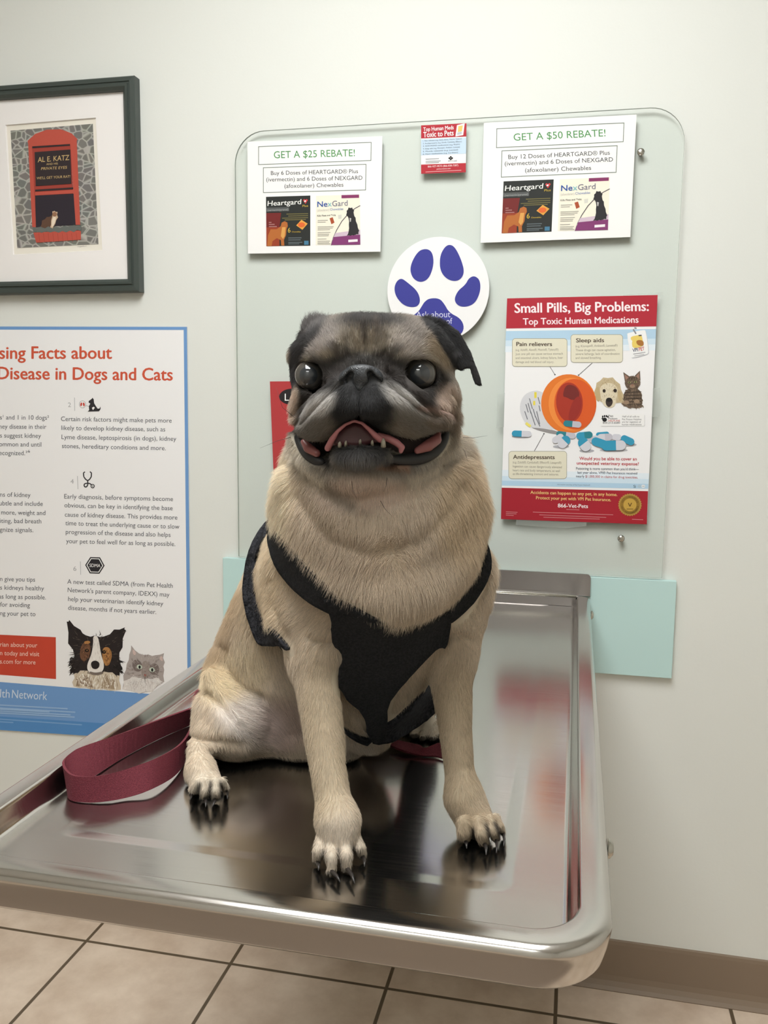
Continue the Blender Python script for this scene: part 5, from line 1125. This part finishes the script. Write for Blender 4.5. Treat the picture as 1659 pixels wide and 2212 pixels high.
panel('belly_strap', [(800, 1588), (806, 1608), (846, 1604), (884, 1582), (937, 1547), (948, 1520), (946, 1478), (930, 1470), (905, 1500), (870, 1520), (840, 1530), (815, 1560)], fleece, harness, .003, .004, None, 'dark fleece belly strap', step=7, it=20, dmin=.845)
# the straps carry on round the far side of the neck and over the back
def ribbon(name, pts, w_, m, parent, off=.003):
    P = []; Nn = []
    for p in pts:
        q_, n_, i_, d_ = BVH.find_nearest(Vector(p)); P.append(np.array(q_)+np.array(n_)*off); Nn.append(np.array(n_))
    L1 = []
    for i, p in enumerate(P):
        t_ = P[min(i+1, len(P)-1)]-P[max(i-1, 0)]; t_ /= np.linalg.norm(t_)+1e-9; s_ = np.cross(t_, Nn[i]); s_ /= np.linalg.norm(s_)+1e-9
        L1.append([p-s_*w_/2+Nn[i]*.0015, p+s_*w_/2+Nn[i]*.0015, p+s_*w_/2-Nn[i]*.001, p-s_*w_/2-Nn[i]*.001])
    q = MB(); q.loops(L1, True, True); o = q.build(name, m, parent, smooth=False); return bevel(o, .0008, 2)
def spline3(K, n=8):
    K = [np.array(k) for k in K]; out = []
    for i in range(len(K)-1):
        p0, p1, p2, p3 = K[max(i-1, 0)], K[i], K[i+1], K[min(i+2, len(K)-1)]
        for t in np.linspace(0, 1, n, endpoint=False): out.append(.5*((2*p1)+(-p0+p2)*t+(2*p0-5*p1+4*p2-p3)*t*t+(-p0+3*p1-3*p2+p3)*t**3))
    return out+[K[-1]]
ribbon('neck_strap', spline3([dp(584, 1160, .80), dp(572, 1125, .86), dp(590, 1060, .98), dp(690, 985, 1.06), dp(815, 960, 1.10), dp(950, 990, 1.06), dp(1060, 1080, .98), dp(1068, 1130, .92)]), .017, fabric, harness, .004)
ribbon('girth_strap', spline3([dp(560, 1180, .90), dp(560, 1125, .97), dp(600, 1080, 1.10), dp(720, 1040, 1.18), dp(860, 1060, 1.18), dp(1000, 1150, 1.10), dp(1075, 1260, .985), dp(1070, 1340, .96), dp(1050, 1400, .95)]), .024, fleece, harness, .004)
ribbon('girth_strap', spline3([dp(604, 1396, .87), dp(650, 1440, .87), dp(720, 1510, .87), dp(800, 1580, .88)]), .016, fleece, harness, .003)

# ------------------------------------------------------------------ coat of hair
HB = []
for o in [harness]+list(harness.children):
    dg = bpy.context.evaluated_depsgraph_get(); me = o.evaluated_get(dg).to_mesh(); org = np.array(ORIGIN[o.name])
    vv = [tuple(np.array(v.co)+org) for v in me.vertices]; HB.append(BVHTree.FromPolygons(vv, [p.vertices[:] for p in me.polygons])); o.evaluated_get(dg).to_mesh_clear()
rng = np.random.default_rng(11)
NH = 400000
tri = np.concatenate([Q[:, [0, 1, 2]], Q[:, [0, 2, 3]]])
area = np.linalg.norm(np.cross(V[tri[:, 1]]-V[tri[:, 0]], V[tri[:, 2]]-V[tri[:, 0]]), axis=1)/2
cen = V[tri].mean(1); nf = N[tri].mean(1); nf /= np.linalg.norm(nf, axis=1)[:, None]
cx_, cy_ = proj(cen); vdir = -cen/np.linalg.norm(cen, axis=1)[:, None]; facing = (nf*vdir).sum(1)
HEADP = [(610, 680), (1060, 670), (1060, 850), (1005, 960), (960, 1020), (680, 1020), (610, 960)]
head_w = sm(.5-poly2(cx_, cy_, HEADP)/40)*(cen[:, 2] < .84)
dens = area*(facing > -.45)*(1+1.1*head_w)*np.where(facing < -.05, .5, 1)
bare = np.zeros(len(tri), bool)
bare |= MOUTH[tri].any(1)
def near(P, w_, d0=0, d1=2): return (linedist(cx_, cy_, P) < w_) & (cen[:, 2] > d0) & (cen[:, 2] < d1)
bare |= near([(641, 942), (652, 970), (676, 994), (698, 1002)], 10, 0, .8) | near([(964, 936), (957, 962), (938, 983), (903, 998), (862, 1000)], 11, 0, .8)
for ex, ey, eD, er in EYES: bare |= (np.hypot(cx_-ex, cy_-ey) < er*.98) & (cen[:, 2] < eD+.02)
bare |= (poly2(cx_, cy_, [(733, 805), (760, 792), (800, 792), (828, 803), (832, 826), (812, 832), (782, 836), (748, 832), (732, 822)]) < 0) & (cen[:, 2] < .70)
wz = toW(cen)[:, 2]
bare |= wz < ZF+.004
dens[bare] = 0
pick = rng.choice(len(tri), NH, p=dens/dens.sum()); uv = rng.random((NH, 2)); fl = uv.sum(1) > 1; uv[fl] = 1-uv[fl]
T = tri[pick]; b0 = (1-uv.sum(1))[:, None]; root = V[T[:, 0]]*b0+V[T[:, 1]]*uv[:, :1]+V[T[:, 2]]*uv[:, 1:]
nr = N[T[:, 0]]*b0+N[T[:, 1]]*uv[:, :1]+N[T[:, 2]]*uv[:, 1:]; nr /= np.linalg.norm(nr, axis=1)[:, None]
hc = COLR[T[:, 0]]*b0+COLR[T[:, 1]]*uv[:, :1]+COLR[T[:, 2]]*uv[:, 1:]
rx, ry = proj(root)
# combing: (px, py, reach, dx, dy, length mm, lift)
COMB = [
 (785, 730, 35, 0, -1, 5, .45), (790, 690, 40, 0, -1, 6, .5), (690, 742, 35, -.5, -.85, 4.5, .45), (725, 760, 25, -.2, -1, 4, .4), (885, 745, 35, .5, -.85, 4.5, .45), (850, 762, 25, .2, -1, 4, .4), (950, 770, 35, .75, .6, 4, .35), (640, 770, 25, -.7, .5, 4, .35),
 (677, 694, 22, -.1, -1, 8, .6), (645, 740, 22, -.6, .7, 5, .35), (632, 800, 22, -.2, 1, 4, .3), (930, 690, 26, .4, -.8, 5, .4), (985, 730, 35, .75, .7, 3.5, .22), (1025, 800, 30, .4, .9, 2.2, .15), (1036, 828, 20, .3, .9, 1.6, .12), (1000, 780, 20, .5, .8, 2, .15),
 (690, 870, 30, -.75, .65, 3.5, .35), (668, 925, 30, -.7, .7, 4, .35), (735, 880, 25, -.3, .95, 3, .35), (780, 875, 25, 0, 1, 3, .35), (830, 880, 25, .3, .95, 3, .35), (870, 865, 30, .75, .65, 3.5, .35), (920, 905, 30, .75, .6, 4, .35),
 (665, 840, 25, -.6, .8, 3, .3), (905, 850, 25, .6, .8, 3, .3), (785, 785, 30, 0, -1, 2.5, .35), (635, 880, 20, -.7, .7, 6, .45), (970, 870, 25, .6, .8, 5, .35), (1000, 900, 25, .5, .85, 7, .4),
 (778, 990, 35, 0, 1, 5, .45), (720, 1015, 25, -.1, 1, 5, .35), (850, 1015, 25, .1, 1, 5, .35), (650, 1000, 25, -.2, 1, 6, .3), (950, 1010, 25, .2, 1, 6, .3), (775, 1070, 60, 0, 1, 5, .22), (690, 1060, 40, -.2, 1, 5, .22), (880, 1060, 40, .2, 1, 5, .22),
 (600, 1030, 45, -.85, .35, 13, .32), (600, 1120, 45, -.8, .55, 13, .3), (690, 1120, 60, -.25, .95, 11, .25), (1015, 980, 35, .75, .6, 15, .42), (1030, 1080, 45, .6, .75, 13, .32), (940, 1110, 60, .25, .95, 11, .25),
 (660, 1220, 50, -.5, .85, 13, .27), (740, 1260, 50, -.3, .95, 14, .28), (820, 1290, 50, 0, 1, 14, .3), (820, 1200, 40, -.5, .85, 11, .28), (845, 1190, 30, .1, -1, 8, .3), (880, 1210, 40, .5, .8, 11, .28), (920, 1270, 50, .25, .95, 14, .28), (1000, 1200, 50, .45, .9, 13, .28), (860, 1310, 40, .05, 1, 15, .32),
 (570, 1220, 45, -.55, .8, 10, .25), (610, 1300, 45, -.85, .45, 10, .25), (575, 1340, 35, -.6, .8, 14, .3), (650, 1330, 45, -.75, .6, 8, .22), (680, 1420, 45, -.3, .95, 7, .2), (735, 1420, 30, .4, .9, 9, .3), (985, 1360, 40, .2, 1, 7, .22), (960, 1420, 30, -.3, .95, 7, .25),
 (692, 1520, 50, -.1, 1, 5.5, .2), (708, 1640, 50, .05, 1, 5, .2), (728, 1760, 40, 0, 1, 4.5, .22), (732, 1840, 40, 0, 1, 3.5, .25), (980, 1520, 50, .05, 1, 5.5, .2), (992, 1650, 50, 0, 1, 5, .2), (1030, 1770, 40, .4, .9, 4, .22), (1045, 1810, 30, .3, .95, 3.2, .22),
 (500, 1340, 50, -.35, .95, 11, .28), (480, 1430, 45, .25, .95, 11, .3), (540, 1420, 45, .5, .85, 12, .3), (590, 1460, 45, .5, .85, 10, .25), (460, 1480, 35, .75, .65, 9, .3), (520, 1510, 35, .9, .35, 14, .3), (560, 1560, 40, .95, .15, 14, .25), (620, 1560, 40, .6, .8, 10, .25), (450, 1560, 35, -.2, 1, 7, .22),
 (500, 1620, 40, .3, .95, 6, .22), (430, 1640, 35, .1, 1, 5, .22), (450, 1700, 35, .1, 1, 3.5, .25), (780, 1600, 45, .2, 1, 9, .3), (680, 1600, 45, .2, 1, 7, .25), (870, 1480, 40, .4, .9, 8, .25), (925, 1570, 30, 0, 1, 4, .25)]
W0 = np.zeros(NH); cd = np.zeros((NH, 2)); ln = np.zeros(NH); lf = np.zeros(NH)
for px0, py0, R0, dx, dy, lm, lft in COMB:
    w_ = np.exp(-((rx-px0)**2+(ry-py0)**2)/(R0*R0))+1e-7/(1+((rx-px0)**2+(ry-py0)**2)/1e4)
    W0 += w_; cd += w_[:, None]*np.array([dx, dy]); ln += w_*lm; lf += w_*lft
cd /= W0[:, None]; ln = ln/W0*.001; lf /= W0
c3 = np.stack([cd[:, 0], -cd[:, 1], np.zeros(NH)], 1)+rng.normal(0, .13, (NH, 3))
c3 -= nr*(c3*nr).sum(1)[:, None]; c3 /= np.linalg.norm(c3, axis=1)[:, None]+1e-9
ln *= rng.uniform(.6, 1.25, NH); lf = np.clip(lf*rng.uniform(.6, 1.5, NH), .1, .9)
rw = toW(root); keep = np.ones(NH, bool)
for i in range(NH):
    p = rw[i]
    for bv in HB:
        q_, n_, k_, d_ = bv.find_nearest(p, .0065)
        if q_ is not None: keep[i] = False; break
low_ = rw[:, 2] < ZF+.02; ln = np.where(low_, np.minimum(ln, .004), ln)
tt = np.linspace(0, 1, 4)
pts = root[:, None, :]+(c3[:, None, :]*tt[None, :, None]*(1-.15*lf[:, None, None])+nr[:, None, :]*(lf[:, None, None]*tt[None, :, None]**.75))*ln[:, None, None]
pts[:, :, 1] -= (tt**2*.06)[None, :]*ln[:, None]
pw_ = toW(pts.reshape(-1, 3)).reshape(NH, 4, 3); pw_[:, :, 2] = np.maximum(pw_[:, :, 2], ZF+.0008)
bright = np.exp(rng.normal(0, .13, NH)); darkhair = rng.random(NH) < .04; bright = np.where(darkhair, bright*.5, bright)
hc = np.clip(hc*bright[:, None]*np.array([1.16, 1.13, 1.13]), 0, 1)
pw_ = pw_[keep]; hc = hc[keep]; nk = len(pw_)
hcv = bpy.data.hair_curves.new('fur'); hcv.add_curves([4]*nk)
org = np.array(ORIGIN[pug.name])
hcv.position_data.foreach_set('vector', (pw_.reshape(-1, 3)-org).astype(np.float32).ravel())
ra = hcv.attributes.get('radius') or hcv.attributes.new('radius', 'FLOAT', 'POINT')
ra.data.foreach_set('value', np.tile(np.array([.00009, .00008, .00006, .00002], np.float32), nk))
hcol = hcv.attributes.new('hair_colour', 'FLOAT_COLOR', 'CURVE')
hcol.data.foreach_set('color', np.concatenate([hc, np.ones((nk, 1))], 1).astype(np.float32).ravel())
fur_m = mat('pug_fur', (180, 160, 120), 0.55, 0, 0.25)
t, n, l, b = nodes(fur_m); at_ = n.new('ShaderNodeAttribute'); at_.attribute_name = 'hair_colour'; l.new(at_.outputs['Color'], b.inputs['Base Color'])
hcv.materials.append(fur_m)
fur = bpy.data.objects.new('fur', hcv); COL.objects.link(fur); fur.parent = pug; fur['label'] = 'short fawn and grey fur'
# whiskers
wm = mat('whisker', (44, 40, 38), 0.5)
for P in ([(628, 945, .74), (600, 952, .735), (562, 968, .735)], [(640, 905, .725), (610, 880, .72), (597, 838, .72)], [(1000, 945, .78), (1022, 946, .775), (1053, 941, .775)], [(985, 952, .77), (1004, 975, .765), (1014, 1010, .765)], [(822, 1082, .715), (832, 1100, .70), (848, 1116, .70)],
          [(760, 1040, .70), (762, 1060, .69), (770, 1076, .69)], [(836, 1032, .70), (834, 1050, .692), (828, 1062, .69)]):
    q = MB(); q.tube([dp(*p) for p in P], [.00022, .00018, .00006], 5); q.build('whisker', wm, pug, smooth=True)
# ------------------------------------------------------------------ the leash
nylon = mat('leash_webbing', (142, 44, 58), 0.7, 0, 0.25)
noise_col(nylon, 900, lin(98, 38, 48), lin(118, 50, 60), .35, .65, 4, bump=.6, bscale=1200)
def strap_path(K):
    """K: (floor-side edge point, other edge point); resampled smoothly"""
    A = np.array([np.concatenate([a, b]) for a, b in K], float); out = []
    n_ = len(A)
    for i in range(n_-1):
        p0, p1, p2, p3 = A[max(i-1, 0)], A[i], A[i+1], A[min(i+2, n_-1)]
        for t in np.linspace(0, 1, 8, endpoint=False):
            out.append(.5*((2*p1)+(-p0+p2)*t+(2*p0-5*p1+4*p2-p3)*t*t+(-p0+3*p1-3*p2+p3)*t**3))
    out.append(A[-1]); return np.array(out)
def strap(K, th=.0024):
    P = strap_path(K); q = MB(); L = []
    for i in range(len(P)):
        a, b = P[i, :3], P[i, 3:]; t_ = (P[min(i+1, len(P)-1)]-P[max(i-1, 0)]); t_ = t_[:3]+t_[3:]; nn = np.cross(t_, b-a); nn /= np.linalg.norm(nn)+1e-9
        L.append([a+nn*th/2, b+nn*th/2, b-nn*th/2, a-nn*th/2])
    return L
zl, zh = ZF+.0008, ZF+.0245
E = lambda bx, by, tx, ty, zb=zl, zt=zh: (zp(bx, by, zb), zp(tx, ty, zt))
def flat(x, y, dx, dy, z=ZF+.002, w=.011): return ((x-dx*w, y-dy*w, z), (x+dx*w, y+dy*w, z))
J = zp(424, 1572, zl)
K = [((-.30, -.66, zl), (-.30, -.66, zh)), ((-.40, -.70, zl+.004), (-.40, -.70, zh+.006)),
     (zp(448, 1530, zl+.006), tuple(np.array(zp(448, 1530, zl+.006))+np.array([-.008, -.004, .026]))),
     E(430, 1572, 418, 1545, zl+.002, zh+.004), E(421, 1592, 410, 1578), E(388, 1663, 386, 1610), E(333, 1702, 335, 1639, zl+.003, zh+.003), E(270, 1724, 268, 1663), E(208, 1733, 212, 1676), E(166, 1731, 165, 1676), E(150, 1724, 145, 1665), E(151, 1711, 137, 1645, zl, zh+.002),
     E(172, 1700, 155, 1625, zl, zh+.003), E(204, 1677, 184, 1611, zl, zh+.003), E(270, 1634, 266, 1583, zl, zh+.001), E(350, 1592, 350, 1552), E(416, 1563, 414, 1529, zl, zh), E(436, 1552, 432, 1520, zl+.004, zh+.004)]
L1 = strap(K)
q = MB(); q.loops(L1, True, True)
K2 = [flat(-.30, -.66, 0, 1), flat(-.26, -.60, .3, 1), flat(-.20, -.60, -.2, 1), flat(-.150, -.66, -.9, .4), flat(-.128, -.74, -1, 0.1), (zp(985, 1640, zl), zp(980, 1606, zl+.009)), (zp(940, 1634, zl), zp(948, 1606, zl+.009)), (zp(908, 1632, zl), zp(918, 1616, zl+.006)), (zp(870, 1622, zl+.003), zp(905, 1611, zl+.004)), (zp(842, 1611, zl+.004), zp(858, 1600, zl+.006))]
q.loops(strap(K2), True, True)
q.f = q.f
o = q.build('leash', nylon, loc=zp(166, 1731, ZF), smooth=False)
tag(o, 'burgundy webbing leash with its loop standing on edge beside the dog', 'leash')
